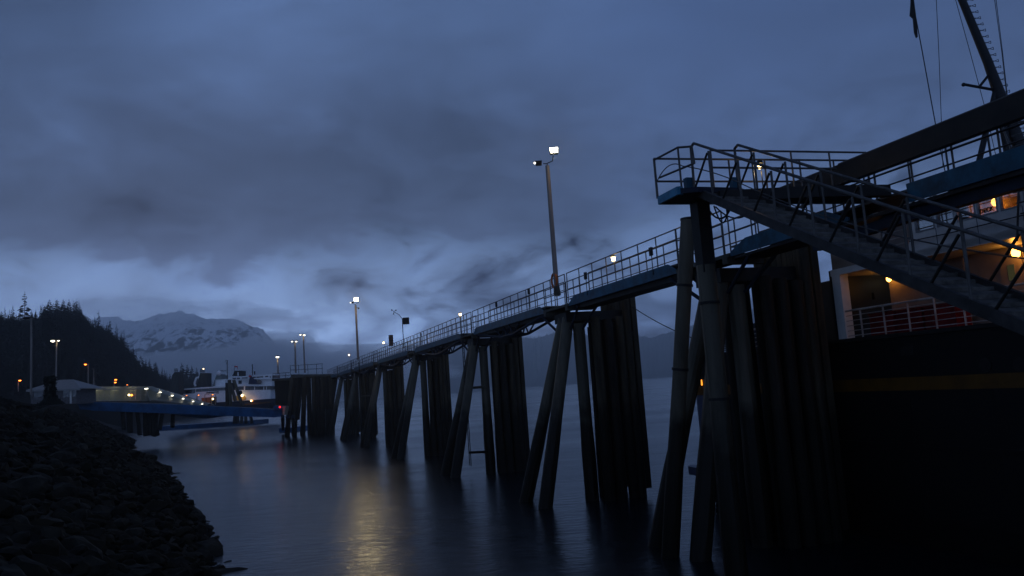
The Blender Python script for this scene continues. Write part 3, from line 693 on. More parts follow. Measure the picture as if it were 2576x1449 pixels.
g = thing('stair_gangway', 'steep footbridge of metal treads and braced pipe rails descending to the right', 'gangway', L(-3, -4.7, 7.5))
SL = .4983; sz = lambda s: 10.36-SL*(1.45-s)
S0, S1 = 1.45, -11.2; QN, QF = -5.35, -4.08
for q in (QN, QF):
    MB().bar(L(S0, q, sz(S0)), L(S1, q, sz(S1)), .09, .2).build('stringer', mat('stringer_steel', (.035, .032, .03), .55, 0, .4, 4, .2), g)
b = MB(); s = S0-.1
while s > S1:
    b.hexa([L(s, QN+.05, sz(s)-.04), L(s, QF-.05, sz(s)-.04), L(s-.27, QF-.05, sz(s-.27)-.04), L(s-.27, QN+.05, sz(s-.27)-.04)], [L(s, QN+.05, sz(s)), L(s, QF-.05, sz(s)), L(s-.27, QF-.05, sz(s-.27)), L(s-.27, QN+.05, sz(s-.27))])
    b.lbox(s-.30, s-.26, QN+.05, QF-.05, sz(s-.28)-.02, sz(s-.28)+.05); s -= .34
b.build('tread', M_tread, g)
H_ = 1.17
for q in (QN, QF):
    b = MB(); top0 = L(S0-.15, q, sz(S0-.15)+H_+.08)
    b.path([L(S0+.02, q, sz(S0)), L(S0+.0, q, sz(S0)+H_-.05), top0, L(S1, q, sz(S1)+H_)], .034, 8)
    b.build('handrail', M_galv, g)
    b = MB(); s = S0-.75
    while s > S1:
        MB().tube(L(s, q, sz(s)), L(s, q, sz(s)+H_), .028, n=8).build('post', M_galv, g)
        MB().tube(L(s+.06, q, sz(s)+H_-.03), L(s+.72, q, sz(s+.72)+.1), .027, n=8).build('brace', M_dark, g); s -= 1.12
ab = MB(); e = L(S1, -4.7, 0); ab.lbox(S1-2.5, S1+.15, -5.9, -3.4, -1, sz(S1)-.18)
tag(ab.build('abutment', M_conc), 'concrete abutment at the foot of the stair gangway', 'abutment')

# separate leaning pile left of the platform column
lp0 = PZ(1686, 1400, 0); lp1 = PY(1731, 553, 26.5)
t = thing('leaning_pile', 'tall pale leaning pile with a cut flat top beside the platform column', 'pile', lp0)
MB().pile(lp0+(lp0-lp1)*.5, lp1, .245, n=18).build('shaft', M_steel, t)
for f_ in (.25, .55, .8): c_ = lp0+(lp1-lp0)*f_; MB().tube(c_, c_+(lp1-lp0)*.008, .275, n=18).build('weld_band', M_dark, t)
MB().tube(lp1, lp1+np.array([0, 0, .06]), .26, n=18).build('cap_plate', M_dark, t)

# mooring line from the dolphin to the ship
tag(MB().path(catenary(PY(1588, 770, 41), PY(1741, 850, 38.6), .12), .022, 6).build('mooring_line', M_dark), 'taut mooring line from the dolphin top to the ship stern', 'rope')

# ------------------------------------------------------------------ bulkhead lamps on the catwalk rails
def bulb(px, py, q, label, r=.10, en=9., p=None):
    s, z = PQ(px, py, q); p = L(s, q, z) if p is None else p
    t = thing('rail_lamp', label, 'lamp', p, 'lamps on the catwalk railing')
    MB().tube(p+np.array([0, 0, -.09])*r*10, p+np.array([0, 0, .07])*r*10, .75*r, .95*r, 10).build('globe', M_warm, t, smooth=True)
    b = MB(); b.tube(p+np.array([0, 0, .08]), p+np.array([0, 0, .16]), .1, .06, 10); b.tube(p+np.array([0, 0, .12]), p+np.array([.05, .12, .14]), .02); b.tube(p+np.array([.03, .03, -.6]), p+np.array([.03, .03, -.1]), .015)
    b.build('bracket', M_dark, t)
    point(p+np.array([0, 0, -.16]), (1, .7, .35), en, .08, parent=t)
bulb(1543, 651, -.5, 'warm lamp on the rail midway up the span right of the tall pole')
bulb(1158, 791, -.55, 'warm lamp on the rail above the long hanging ladder')
bulb(965, 862, -.5, 'warm lamp on the far rail left of the hanging canister', en=14)
bulb(878, 893, -.5, 'farthest warm lamp on the rail left of the thin floodlight pole', en=14)
bulb(1912, 420, 0, 'double warm lamp fixed under the platform rail', p=PY(1912, 419, 20.6), en=7, r=.065)

# ------------------------------------------------------------------ floodlight poles
def flood_pole(px0, py0, px1, py1, Yd, label, rad, heads, en, camd=True):
    base = PY(px0, py0, Yd); top = PY(px1, py1, Yd); top = np.array([base[0], base[1], top[2]])
    t = thing('floodlight_pole', label, 'light pole', base, 'floodlight poles')
    MB().tube(base, top, rad*1.05, rad*.85, 10).build('pole', M_pole, t)
    b = MB(); k = rad/.12; b.path([top, top+np.array([.0, 0, .12*k]), top+np.array([.28*k, 0, .22*k]), top+np.array([.33*k, 0, .5*k])], .025*k); b.path([top+np.array([0, 0, .1*k]), top+np.array([-.2*k, 0, .12*k])], .025*k)
    b.build('bracket', M_dark, t)
    for (dx, dz, lit, sc) in heads:
        c = top+np.array([dx*k, 0, dz*k])
        h = MB().hexa([c+np.array([a*.17*k*sc, b_*.12*k*sc, -.13*k*sc]) for a, b_ in ((-1, -1), (1, -1), (1, 1), (-1, 1))], [c+np.array([a*.2*k*sc, b_*.1*k*sc+.06*k, .15*k*sc]) for a, b_ in ((-1, -1), (1, -1), (1, 1), (-1, 1))]).build('floodlight', M_dark, t)
        if lit:
            f = MB().hexa([c+np.array([a*.145*k*sc, -.135*k*sc+b_*.01, -.10*k*sc]) for a, b_ in ((-1, -1), (1, -1), (1, 1), (-1, 1))], [c+np.array([a*.17*k*sc, -.065*k*sc+b_*.01, .13*k*sc]) for a, b_ in ((-1, -1), (1, -1), (1, 1), (-1, 1))]).build('lens', M_flood, h)
            point(c+np.array([0, -.35*k, -.05*k]), (1, .76, .34), en, .16*k, parent=t, spot=((0, -.8, -.6), 150))
        else: MB().sph(c+np.array([-.2*k, -.06*k, 0]), .05*k, 8, 5).build('lens', M_pale, h)
    if camd:
        c = top+np.array([.3*k, -.05, -.35*k]); b = MB(); b.tube(top+np.array([0, 0, -.28*k]), c+np.array([0, 0, .08*k]), .02*k); b.sph(c, .09*k, 8, 6); b.build('dome_camera', M_dark, t)
    return t
fp = flood_pole(1402, 745, 1373, 417, float(L(22.6, -.85, 0)[1]), 'tall square floodlight pole with two lamp heads, in the middle of the picture', .125, [(.38, .72, True, 1.15), (-.42, .16, False, .85)], 260, camd=False)
MB().hexa([PY(1386, 772, 40.0)]*0 or [LOC[fp.name]+np.array([a*.18, b_*.18, .05]) for a, b_ in ((-1, -1), (1, -1), (1, 1), (-1, 1))], [LOC[fp.name]+np.array([a*.14, b_*.14, .5]) for a, b_ in ((-1, -1), (1, -1), (1, 1), (-1, 1))]).build('foot', M_conc, fp)
flood_pole(901, 905, 893, 768, float(L(83, -.9, 0)[1]), 'thinner floodlight pole with one bright head and a dome camera beneath', .14, [(.12, .55, True, 1.35), (-.3, .3, False, .6)], 900)
# life buoy behind the tall pole, float canister and weather mast
p = L(*[PQ(1393, 706, -.75)[0], -.72, PQ(1393, 706, -.75)[1]])
b = MB()
for k in range(16):
    a0, a1 = 2*math.pi*k/16, 2*math.pi*(k+1)/16; rr = .36
    b.tube(p+rr*(math.cos(a0)*V((*AX, 0))+V((0, 0, math.sin(a0)))), p+rr*(math.cos(a1)*V((*AX, 0))+V((0, 0, math.sin(a1)))), .06, n=8, cap=False)
tag(b.build('life_buoy', mat('buoy_orange', (.5, .13, .03), .6)), 'orange life buoy on the rail behind the tall floodlight pole', 'life buoy')
s, z = PQ(985, 870, -.75); p = L(s, -.78, z)
t = thing('float_canister', 'brown upright canister hung on the rail left of the weather mast', 'canister', p)
MB().tube(p, p+np.array([0, 0, 1.15]), .24, n=12).build('body', mat('canister_brown', (.16, .08, .05), .6), t); MB().tube(p+np.array([0, 0, .5]), p+np.array([0, 0, .58]), .25, n=12).build('strap', M_dark, t)
s, z = PQ(1016, 868, -.7); p = L(s, -.72, z-.3); s2, z2 = PQ(1011, 803, -.7); tp = np.array([p[0], p[1], z2])
t = thing('weather_mast', 'thin mast with a small anemometer and box on the catwalk', 'weather mast', p)
MB().tube(p, tp, .04).build('pole', M_dark, t)
MB().box(tp[0]+.05, tp[0]+.65, tp[1]-.2, tp[1]+.2, tp[2]-.55, tp[2]+.1).build('sensor_box', M_dark, t)
b = MB(); b.path([tp, tp+np.array([-.3, 0, .45]), tp+np.array([-.8, 0, .75])], .03); c = tp+np.array([-.8, 0, .8])
for a in range(3): d = np.array([math.cos(a*2.1+.4), 0, math.sin(a*2.1+.4)])*.25; b.tube(c, c+d, .02); b.sph(c+d, .07, 6, 4)
b.build('anemometer', M_dark, t)

for k, (px, py) in enumerate([(1250, 770), (1332, 738), (1475, 700), (1060, 846), (1640, 640)]):
    s, z = PQ(px, py, -.66); t = thing('junction_box', ['dark junction box on the rail between the ladder and the tall pole', 'dark junction box on the rail just left of the tall floodlight pole', 'dark junction box on the rail just right of the tall floodlight pole', 'dark junction box on the rail right of the weather mast', 'dark junction box on the rail near the leaning pile'][k], 'junction box', L(s, -.68, z), 'junction boxes on the catwalk rail')
    MB().lbox(s-.09, s+.09, -.74, -.65, z-.05, z+.28).build('box', M_dark, t); MB().tube(L(s, -.68, z-.8), L(s, -.68, z-.05), .018).build('conduit', M_dark, t)
# ladders hanging from the catwalk
def ladder(px0, py0, px1, py1, q, label, bars, n):
    s, z0 = PQ(px0, py0, q); _, z1 = PQ(px1, py1, q); t = thing('ladder', label, 'ladder', L(s, q, z1), 'hanging ladders')
    b = MB()
    for ds in (-.2, .2): b.tube(L(s+ds, q, z1), L(s+ds, q, z0), .03, n=6)
    b.build('side_rail', M_dark, t); b = MB()
    for k in range(n): z = z1+(z0-z1)*(k+.5)/n; b.tube(L(s-.2, q, z), L(s+.2, q, z), .018, n=5)
    b.build('rung', M_dark, t)
    for zb in bars: MB().tube(L(s, q, zb), L(s-.9, q+1.15, zb), .09, n=8).build('standoff', M_steel, t)
ladder(1163, 838, 1182, 1172, -.95, 'long ladder hanging from the catwalk below the warm lamp nearly to the water', (6.0, 1.5), 30)
ladder(903, 910, 908, 1103, -1.0, 'distant ladder hanging beside the dolphin under the thin floodlight pole', (6.0, 1.4), 30)

# ------------------------------------------------------------------ the big ship at the right
def shipframe(pts): return [L(s, q, z) for s, q, z in pts]
sh = thing('ferry', 'large black hulled ferry with gold stripe and white superstructure moored at the right', 'ferry', L(0, 11, 0))
def outline(q0=4., s_end=18.5, rad=.9, qf=18.):
    o = [(-34, q0)]
    for k in range(9):
        a = k/8*math.pi/2; o.append((s_end-rad+rad*math.sin(a), q0+rad-rad*math.cos(a)))
    o += [(s_end, qf-2), (s_end-2, qf), (-34, qf)]; return o
def extr(out, z0, z1, sc=0.):
    b = MB(); n = len(out); b.add([L(s, q, z0) for s, q in out]+[L(s+sc, q, z1) for s, q in out], [tuple(range(n-1, -1, -1)), tuple(range(n, 2*n))]+[(i, (i+1) % n, n+(i+1) % n, n+i) for i in range(n)]); return b
extr(outline(), .9, 6.7).build('hull', M_hull, sh)
extr([(max(s, 16.9), q) for s, q in outline(3.993, 18.507)], 1.6, 4.9).build('stern_sheen', M_hullend, sh)  # sky sheen painted as a lighter skin over the rounded black hull
b = MB(); lo = outline(4.35, 15.8); hi = outline(4.003, 18.45); n = len(lo)
b.add([L(s, q, -3) for s, q in lo]+[L(s, q, .9) for s, q in hi], [tuple(range(n-1, -1, -1))]+[(i, (i+1) % n, n+(i+1) % n, n+i) for i in range(n)]); b.build('underwater_hull', M_hull, sh)
o1 = outline(3.985, 18.515); o2 = o1; n = len(o1)-3
b = MB(); b.add([L(s, q, 4.90) for s, q in o1[:n]]+[L(s, q, 5.32) for s, q in o1[:n]], [(i, i+1, n+i+1, n+i) for i in range(n-1)]); b.build('stripe', M_gold, sh)
b = extr([(max(s, 13.5), q) for s, q in outline(3.62, 19.0, .6)], 1.25, 1.62); b.build('rubbing_shelf', M_hullend, sh)
b = extr([(s, q) for s, q in outline(3.9, 18.6, .8)], 6.62, 6.74); b.build('deck_edge', M_dark, sh)
MB().box(0, 0, 0, 0, 0, 0) if False else None
b = MB(); 
for x_, y_ in ((2475-8, 923), (2576+8, 925)):
    pass
for pxx in (2480, 2566):
    s, z = PQ(pxx, 918, 4.0); MB().tube(L(s, 3.97, z), L(s, 4.05, z), .2, n=16).build('porthole', M_dark, sh)
# railing helper on the ship
def ship_rail(s0, s1, q0, q1, z, h, bars, step, root=None, r=.022, m=mat('ship_rail_paint', (.42, .37, .33), .5), nm='railing'):
    b = MB(); b.tube(L(s0, q0, z+h), L(s1, q1, z+h), r*1.6, n=8); rt = b.build(nm, m, root or sh)
    b = MB()
    for k in range(bars): zz_ = z+h*(k+.6)/(bars+.6); b.tube(L(s0, q0, zz_), L(s1, q1, zz_), r*.6, n=5)
    b.build('wire', m, rt)
    n = max(1, round(math.hypot(s1-s0, q1-q0)/step))
    for k in range(n+1): f = k/n; MB().bar(L(s0+(s1-s0)*f, q0+(q1-q0)*f, z), L(s0+(s1-s0)*f, q0+(q1-q0)*f, z+h), r*2.6, r*1.3).build('post', m, rt)
for s_ in range(-10, 17, 3): MB().lbox(s_, s_+.03, 3.99, 4.01, .95, 4.85).build('plate_seam', mat('seam_paint', (.010, .009, .009), .7), sh)
MB().lbox(-33, 16.5, 3.93, 4.0, 3.1, 3.22).build('rubbing_strake', M_hull, sh)
for s_ in (4.9, -1.2, -5.): MB().lbox(s_-.25, s_+.25, 3.96, 4.0, 6.0, 6.3).build('fairlead', M_dark, sh)
ship_rail(7.9, -12, 4.08, 4.08, 6.72, .98, 5, 1.05)
# promenade recess: inner wall, deckhead, end wall
b = MB(); b.lbox(-12, 7.1, 5.7, 5.85, 6.7, 9.0); b.build('promenade_wall', M_cream, sh)
b = MB(); b.lbox(-12, 8.0, 4.0, 12, 9.0, 9.22); b.build('upper_deck', M_white, sh)
b = MB(); b.lbox(7.55, 7.95, 4.0, 4.35, 6.72, 9.0); b.build('corner_pillar', M_white, sh)
b = MB(); b.lbox(8.0, 12, 4.9, 12, 6.7, 9.0); b.lbox(8.0, 8.2, 4.1, 4.9, 6.7, 9.22); b.lbox(7.0, 8.0, 8.3, 8.45, 6.7, 9.0); b.build('aft_deckhouse', M_black, sh)
b = MB(); b.lbox(12.0, 15.3, 5.2, 12, 6.74, 7.9); b.build('stern_house', M_navy, sh)
# lit doorway deeper inside at the aft end of the promenade
b = MB(); b.lbox(7.12, 7.6, 7.4, 7.45, 6.72, 8.6); b.build('inner_door', M_tan, sh)
for s_, q_ in ((6.9, 6.9), (6.1, 7.3)): MB().tube(L(7.3, q_-.6, 8.86), L(7.3, q_-.6, 8.9), .16, n=12).build('deckhead_light', M_tube, sh)
# red lockers behind the rail
for k, (a, b2) in enumerate([(7.2, 6.1), (6.0, 4.9), (4.8, 3.6)]):
    lk = MB().lbox(b2, a, 4.75, 5.35, 6.72, 7.48).build('life_jacket_locker', M_red, sh); MB().lbox(b2-.02, a+.02, 4.72, 5.38, 7.485, 7.53).build('lid', M_red, lk)
# main superstructure above the promenade: aft block, open gap with rails, then wheelhouse
b = MB(); b.lbox(5.45, 7.9, 4.02, 4.12, 9.22, 10.9); b.lbox(7.75, 7.9, 4.12, 8, 9.22, 10.9); b.lbox(5.45, 5.55, 4.12, 8, 9.22, 10.9); b.build('aft_block', M_cream, sh)
b = MB(); b.lbox(5.0, 8.1, 3.9, 8.2, 10.9, 11.03); b.build('boat_deck', M_cream, sh)
b = MB(); b.lbox(8.02, 8.12, 4.4, 4.9, 9.4, 10.6); b.build('end_window', M_win, sh)
ship_rail(5.4, 4.45, 4.1, 4.1, 9.22, 1.0, 4, .9)
# wheelhouse side wall with real openings
WB, WT, ZB, ZT = 9.80, 10.85, 8.98, 11.12
wins = [(3.94, 3.26), (3.10, 2.52), (2.37, 1.79), (1.66, 1.07), (.92, .36), (.2, -.38), (-.55, -1.2), (-1.4, -2.1)]
b = MB(); b.prism(shipframe([(4.45, 4., 9.2), (4.15, 4., WB), (-12, 4., WB), (-12, 4., ZB)]+[(4.4, 4., ZB)]), L(0, .08, 0)-L(0, 0, 0)); b.build('bulwark', M_white, sh)
b = MB(); b.lbox(-12, 3.98, 4., 4.08, WT, ZT)
edges = [4.12]+[v for w_ in wins for v in w_]+[-12]
for a, c in zip(edges[0::2], edges[1::2]): b.lbox(c, a, 4., 4.08, WB, WT)
b.build('wheelhouse_wall', M_white, sh)
M_g = glass('window_glass', (.85, .85, .82), minr=.34)
for a, c in wins:
    f = MB(); e = .035
    for (x0, x1, z0, z1) in ((c-e, c+.01, WB-e, WT+e), (a-.01, a+e, WB-e, WT+e), (c+.01, a-.01, WB-e, WB+.01), (c+.01, a-.01, WT-.01, WT+e)): f.lbox(x0, x1, 3.985, 4.06, z0, z1)
    wn = f.build('window', mat('window_frame', (.3, .3, .3), .4), sh)
    MB().lbox(c+.012, a-.012, 4.03, 4.045, WB+.012, WT-.012).build('pane', M_g, wn)
b = MB(); b.lbox(-12, 4., 4.0, 9, ZT, ZT+.12); b.build('wheelhouse_roof', M_white, sh)
b = MB(); b.lbox(-12, 2.4, 5.0, 5.1, 9.22, ZT-.02); b.lbox(2.32, 2.4, 4.4, 4.99, 9.22, ZT-.02); b.lbox(-.7, -.62, 4.1, 4.99, 9.22, ZT-.02); b.build('inner_bulkhead', mat('wheelhouse_wood', (.42, .25, .09), .5, 0, .3, 2), sh)
MB().lbox(2.3, 4.0, 8.9, 9.0, 9.22, ZT-.02).build('far_side_wall', M_white, sh)
for s_ in (3.2, 1.75, .3, -1.3): MB().lbox(s_, s_+.015, 3.992, 4.0, ZB+.02, WB-.03).build('panel_seam', M_hullend, sh)
MB().path([L(4.2, 3.93, 9.55), L(2.6, 3.9, 9.50), L(-2, 3.9, 9.50)], .018, 6).build('cable_run', M_rubber, sh)
MB().path([L(1.9, 5.66, 6.8), L(1.9, 5.66, 8.95)], .03, 8).build('wall_pipe', M_cream, sh); MB().path([L(3.9, 5.66, 6.8), L(3.9, 5.66, 8.95)], .04, 8).build('wall_pipe', M_cream, sh)
# the sign inside the window, and its lettering
def text_mesh(body, size, name, m, parent, origin, xdir, zdir=(0, 0, 1), ext=.01):
    cu = bpy.data.curves.new(name, 'FONT'); cu.body = body; cu.size = size; cu.extrude = ext; cu.align_x = 'CENTER'; cu.offset = size*.035
    tmp = bpy.data.objects.new('tmp', cu); COL.objects.link(tmp); dg = bpy.context.evaluated_depsgraph_get(); me = bpy.data.meshes.new_from_object(tmp.evaluated_get(dg))
    bpy.data.objects.remove(tmp); me.materials.append(m); o = bpy.data.objects.new(name, me); COL.objects.link(o)
    x = Vector(tuple(V(xdir))).normalized(); z = Vector(tuple(V(zdir))).normalized(); y = z; nrm = x.cross(z)
    mtx = Matrix((x, z, nrm)).transposed().to_4x4(); org = V(origin)-(LOC[parent.name] if parent else 0); mtx.translation = Vector(tuple(org))
    o.parent = parent; o.matrix_local = mtx; return o
s_, z_ = PQ(2500, 528, 4.3)
text_mesh('DECK', .17, 'window_lettering', M_dark, sh, L(s_, 4.02, 9.86), tuple(-v for v in (*AX, 0)), ext=.003)
# amber lamps on the ship
def ship_lamp(p, en, label=None, r=.07):
    l = MB().sph(p, r, 10, 6, 1.3).build('amber_lamp', M_amber, sh, smooth=True)
    point(p+np.array([-.05, -.12, -.12]), (1, .38, .06), en, .06, 'amber_light', sh)
s_, z_ = PQ(2500, 507, 4.85); ship_lamp(L(s_, 4.88, z_-.02), 8, r=.09)
ship_lamp(L(s_-1.5, 4.8, z_+.25), 3)
s_, z_ = PQ(2236, 701, 5.5); ship_lamp(L(s_, 5.5, z_), 2., r=.09)
s_, z_ = PQ(2552, 636, 5.4); ship_lamp(L(s_, 5.45, z_), 6, r=.12)
ship_lamp(L(6.2, 4.9, 10.7), 2, r=.03)
ship_lamp(L(3.2, 7.5, 10.2), .5, r=.02) if False else None
mat_sl = emis('stern_light_glow', (1, .33, .03), 2.2)
s_, z_ = PQ(1768, 962, 4.0); MB().prism([L(s_, 3.93, z_-.13), L(s_+.05, 3.93, z_-.13), L(s_+.02, 3.93, z_+.13)], L(0, .05, 0)-L(0, 0, 0)).build('stern_light', mat_sl, sh)
# door with window below the wheelhouse
s_, z_ = PQ(2551, 684, 5.7)
dr = MB().lbox(s_-.32, s_+.42, 5.64, 5.697, 6.75, 8.62).build('door', M_cream, sh); MB().lbox(s_-.08, s_+.14, 5.62, 5.637, z_-.25, z_+.22).build('window', emis('door_window_glow', (.32, .30, .14), .09), dr)
s_, z_ = PQ(2199, 745, 5.7); MB().lbox(s_-.06, s_+.06, 5.66, 5.698, z_-.12, z_+.12).build('notice_plate', M_black, sh)
# side stair / external ladder at the right
b = MB()
for k in range(11): z = 8.9+.3*k; b.tube(L(-.9, 3.7, z), L(.25-.06*abs(5-k), 3.6, z), .022, n=6)
b.path([L(.3, 3.62, 8.8), L(.05, 3.6, 10), L(.0, 3.6, 11), L(.25, 3.62, 12)], .03); b.build('wing_ladder', M_galv, sh)
MB().tube(L(.9, 3.5, 10.95), L(-2, 3.4, 11.1), .05, n=8).build('arm', M_white, sh)
# stern cage railing
for (a, c, d, e_) in ((17.75, 5.4, 14.5, 4.12), (14.5, 4.12, 9.2, 4.1)): pass
ship_rail(14.8, 9.3, 4.1, 4.1, 6.74, .8, 4, .7, nm='stern_rail')
b = MB()
for z in (6.9, 7.1, 7.3, 7.52):
    pts = [L(18.4-1.5+1.5*math.sin(a), 5.5-1.5*math.cos(a), z) for a in np.linspace(-.0, 1.57, 8)]; b.path([L(14.8, 4.1, z)]+pts+[L(18.4, 9, z)], .018, 5)
for a in np.linspace(0, 1.57, 7): p = L(18.4-1.5+1.5*math.sin(a), 5.5-1.5*math.cos(a), 6.7); b.tube(p, p+np.array([0, 0, .82]), .022, n=5)
for s_ in (15.2, 15.8): b.tube(L(s_, 4.1, 6.7), L(s_, 4.1, 7.5), .022, n=5)
b.build('stern_rail', M_galv, sh)
b = MB(); p = L(17.0, 6, 6.7); 
# mast with steps and stays
mt = lambda x, y: PY(x, y, 26.5)
b = MB(); b.tube(mt(2572, 385), mt(2519, 250), .22, .19, 12); b.tube(mt(2519, 250), mt(2485, 156), .19, .15, 12); b.tube(mt(2485, 156), mt(2395, -60), .15, .11, 12)
ms = b.build('mast', M_black, sh, smooth=True)
b = MB(); b.tube(mt(2508, 215), mt(2462, 410), .1, n=8); b.tube(mt(2519, 290), mt(2538, 400), .13, n=8); b.build('mast_strut', M_black, ms)
b = MB(); b.tube(mt(2500, 226), mt(2423, 212), .05, n=8); b.tube(mt(2487, 189), mt(2464, 218), .045, n=8); b.sph(mt(2424, 213), .07, 8, 5); b.build('yard', M_black, ms)
for k in range(28):
    y = -20+k*15.4; x = np.interp(y, [-60, 156, 250, 385], [2395, 2485, 2519, 2572])+5
    a, c, d, e_ = mt(x, y+4), mt(x+24, y+0), mt(x+25, y+6), mt(x+2, y+7)
    b = MB(); b.path([a, mt(x+12, y+5.5), c, d, mt(x+12, y+3.5), a], .010, 5); b.build('step', M_black, ms)
def stay(pts, r, nm='stay'): MB().path([mt(*p) for p in pts], r, 5).build(nm, M_black, ms)
stay([(2290, -30), (2320, 130), (2355, 322), (2377, 430)], .018); stay([(2354, -30), (2363, 160), (2372, 420)], .011); stay([(2393, -40), (2440, 130), (2479, 276), (2507, 400)], .011)
stay([(2498, -30), (2520, 130), (2534, 256)], .011); stay([(2502, -30), (2522, 130), (2536, 256)], .011); stay([(2410, -30), (2480, 165), (2514, 240)], .014)
fl = MB(); pts = [(2292, -20), (2297, -20), (2302, 20), (2306, 50), (2309, 92), (2305, 94), (2300, 80), (2297, 45), (2289, 38), (2291, 10)]
fb2 = MB(); front = [mt(*p) for p in pts]; fb2.prism(front, (.02, .08, 0)); fb2.build('flag', M_dark, ms)

# ------------------------------------------------------------------ landing head at the far end of the catwalk
YH = 146.
def fp3(x, y, Yd=YH): return PY(x, y, Yd)
def slab(b, pts, Yd, depth): b.prism([PY(x, y, Yd) for x, y in pts], (0, depth, 0)); return b
t = thing('landing_head', 'dark timber landing head with railings where the catwalk ends', 'pier', PY(765, 1060, YH))
slab(MB(), [(731, 942), (835, 941), (835, 949), (731, 951)], YH, 6).build('deck', M_conc, t)
slab(MB(), [(684, 953), (729, 950), (729, 956), (684, 958)], YH+1, 5).build('lower_deck', M_conc, t)
for k, (a, b_, c, d) in enumerate([(812, 948, 812, 1090), (822, 947, 826, 1094), (832, 946, 836, 1094), (845, 944, 822, 1096), (735, 950, 724, 1078), (748, 950, 741, 1080), (767, 948, 762, 1082), (776, 948, 780, 1086), (789, 948, 792, 1088), (800, 948, 805, 1092)]):
    p1 = PY(a, b_, YH); p0 = PY(c, d, YH-1); p0 = p1+(p0-p1)*((p1[2]+2)/(p1[2]-p0[2])); MB().pile(p0, p1, .42, n=10, seg=4).build('pile', M_timber if k % 2 else M_timber2, t)
slab(MB(), [(735, 952), (760, 950), (750, 1056), (722, 1056)], YH+1.5, 1).build('sheathing', M_timber, t)
slab(MB(), [(690, 958), (728, 956), (722, 1026), (694, 1026)], YH+3, 1).build('sheathing', M_timber, t)
b = MB()
for (x0, y0, x1, y1) in ((730, 920, 812, 915), (730, 931, 812, 927), (686, 940, 729, 937), (686, 947, 729, 944)): b.tube(PY(x0, y0, YH), PY(x1, y1, YH), .05, n=6)
for x in (731, 752, 775, 797, 811): b.tube(PY(x, 943, YH), PY(x-1, poly_interp(x, [(730, 920), (812, 915)]), YH), .045, n=6)
for x in (687, 704, 719): b.tube(PY(x, 954, YH), PY(x-.5, 939, YH), .045, n=6)
b.build('railing', M_galv, t)
# blue float below it
t = thing('float', 'small blue steel float at the foot of the landing head', 'float', PZ(722, 1086, 0))
p = PZ(702, 1083, .35); q = PZ(743, 1081, .35); MB().hexa([p+np.array([0, 0, -.5]), q+np.array([0, 0, -.5]), q+np.array([1, 8, -.5]), p+np.array([1, 8, -.5])], [p+np.array([0, 0, .45]), q+np.array([0, 0, .45]), q+np.array([1, 8, .45]), p+np.array([1, 8, .45])]).build('pontoon', M_blue2, t)
for x in (712, 724, 738): MB().tube(PZ(x, 1080, .8), PY(x-1, 1048, 118), .28, n=10).build('pile', M_navy, t)

# ------------------------------------------------------------------ terminal side
YB = 138.
t = thing('transfer_bridge', 'long bright blue girder vehicle bridge sloping down from the booth to the landing', 'bridge', PY(452, 1060, YB))
slab(MB(), [(195, 1010), (400, 1016), (610, 1025), (709, 1031), (709, 1048), (690, 1050), (560, 1046), (400, 1039), (230, 1033), (195, 1018)], YB, .5).build('girder', M_blue2, t)
slab(MB(), [(200, 1012), (400, 1018), (705, 1033), (705, 1037), (400, 1022), (200, 1016)], YB+.55, 7).build('roadway', M_conc, t)
slab(MB(), [(195, 1010), (400, 1016), (610, 1025), (709, 1031), (709, 1048), (400, 1039), (200, 1030)], YB+8, .5).build('girder', M_blue2, t)
slab(MB(), [(688, 1021), (712, 1022), (710, 1031), (688, 1029)], YB-1, 3).build('end_cabin', M_blue2, t)
slab(MB(), [(711, 1022), (719, 1022), (715, 1044), (711, 1044)], YB-1.2, 2).build('end_plate', M_tan, t)
p = PY(704, 1024, YB-1.6); MB().sph(p, .17, 10, 6).build('signal_lamp', M_redl, t); point(p+np.array([0, -.5, 0]), (1, .03, .03), 5, .25, 'signal_light', t)
# underside truss and lower apron
slab(MB(), [(420, 1040), (575, 1046), (520, 1053), (490, 1051)], YB+3, .8).build('haunch', M_blue2, t)
t = thing('blue_pontoon', 'long low blue float under the vehicle bridge', 'float', PZ(500, 1075, 0))
p, q = PZ(388, 1082, .2), PZ(640, 1066, .2); dv = np.array([1.5, 9, 0]); up = np.array([0, 0, 1.0]); dn = np.array([0, 0, -.6])
MB().hexa([p+dn, q+dn, q+dv+dn, p+dv+dn], [p+up, q+up, q+dv+up, p+dv+up]).build('hull', M_blue2, t)
# piles under the bridge
for k, (x0, y0, x1, y1, lab) in enumerate([(375, 1040, 377, 1090, 'upright pile'), (383, 1040, 386, 1092, 'second upright pile'), (394, 1040, 389, 1094, 'pile leaning left'), (388, 1042, 396, 1091, 'pile leaning right'), (322, 1035, 326, 1082, 'thick pile'), (329, 1035, 329, 1084, 'pile beside the thick one'), (345, 1036, 352, 1090, 'slim pile'), (365, 1038, 366, 1092, 'dark pile'), (308, 1034, 312, 1076, 'leftmost pile'), (408, 1042, 402, 1076, 'short pile leaning left'), (435, 1044, 434, 1070, 'short far pile')]):
    tag(MB().pile(PY(x1, y1+4, YB+1), PY(x0, y0, YB+2), .34, n=8, seg=3).build('pile', M_timber), lab+' under the shore end of the blue bridge', 'pile', 'piles under the blue bridge')
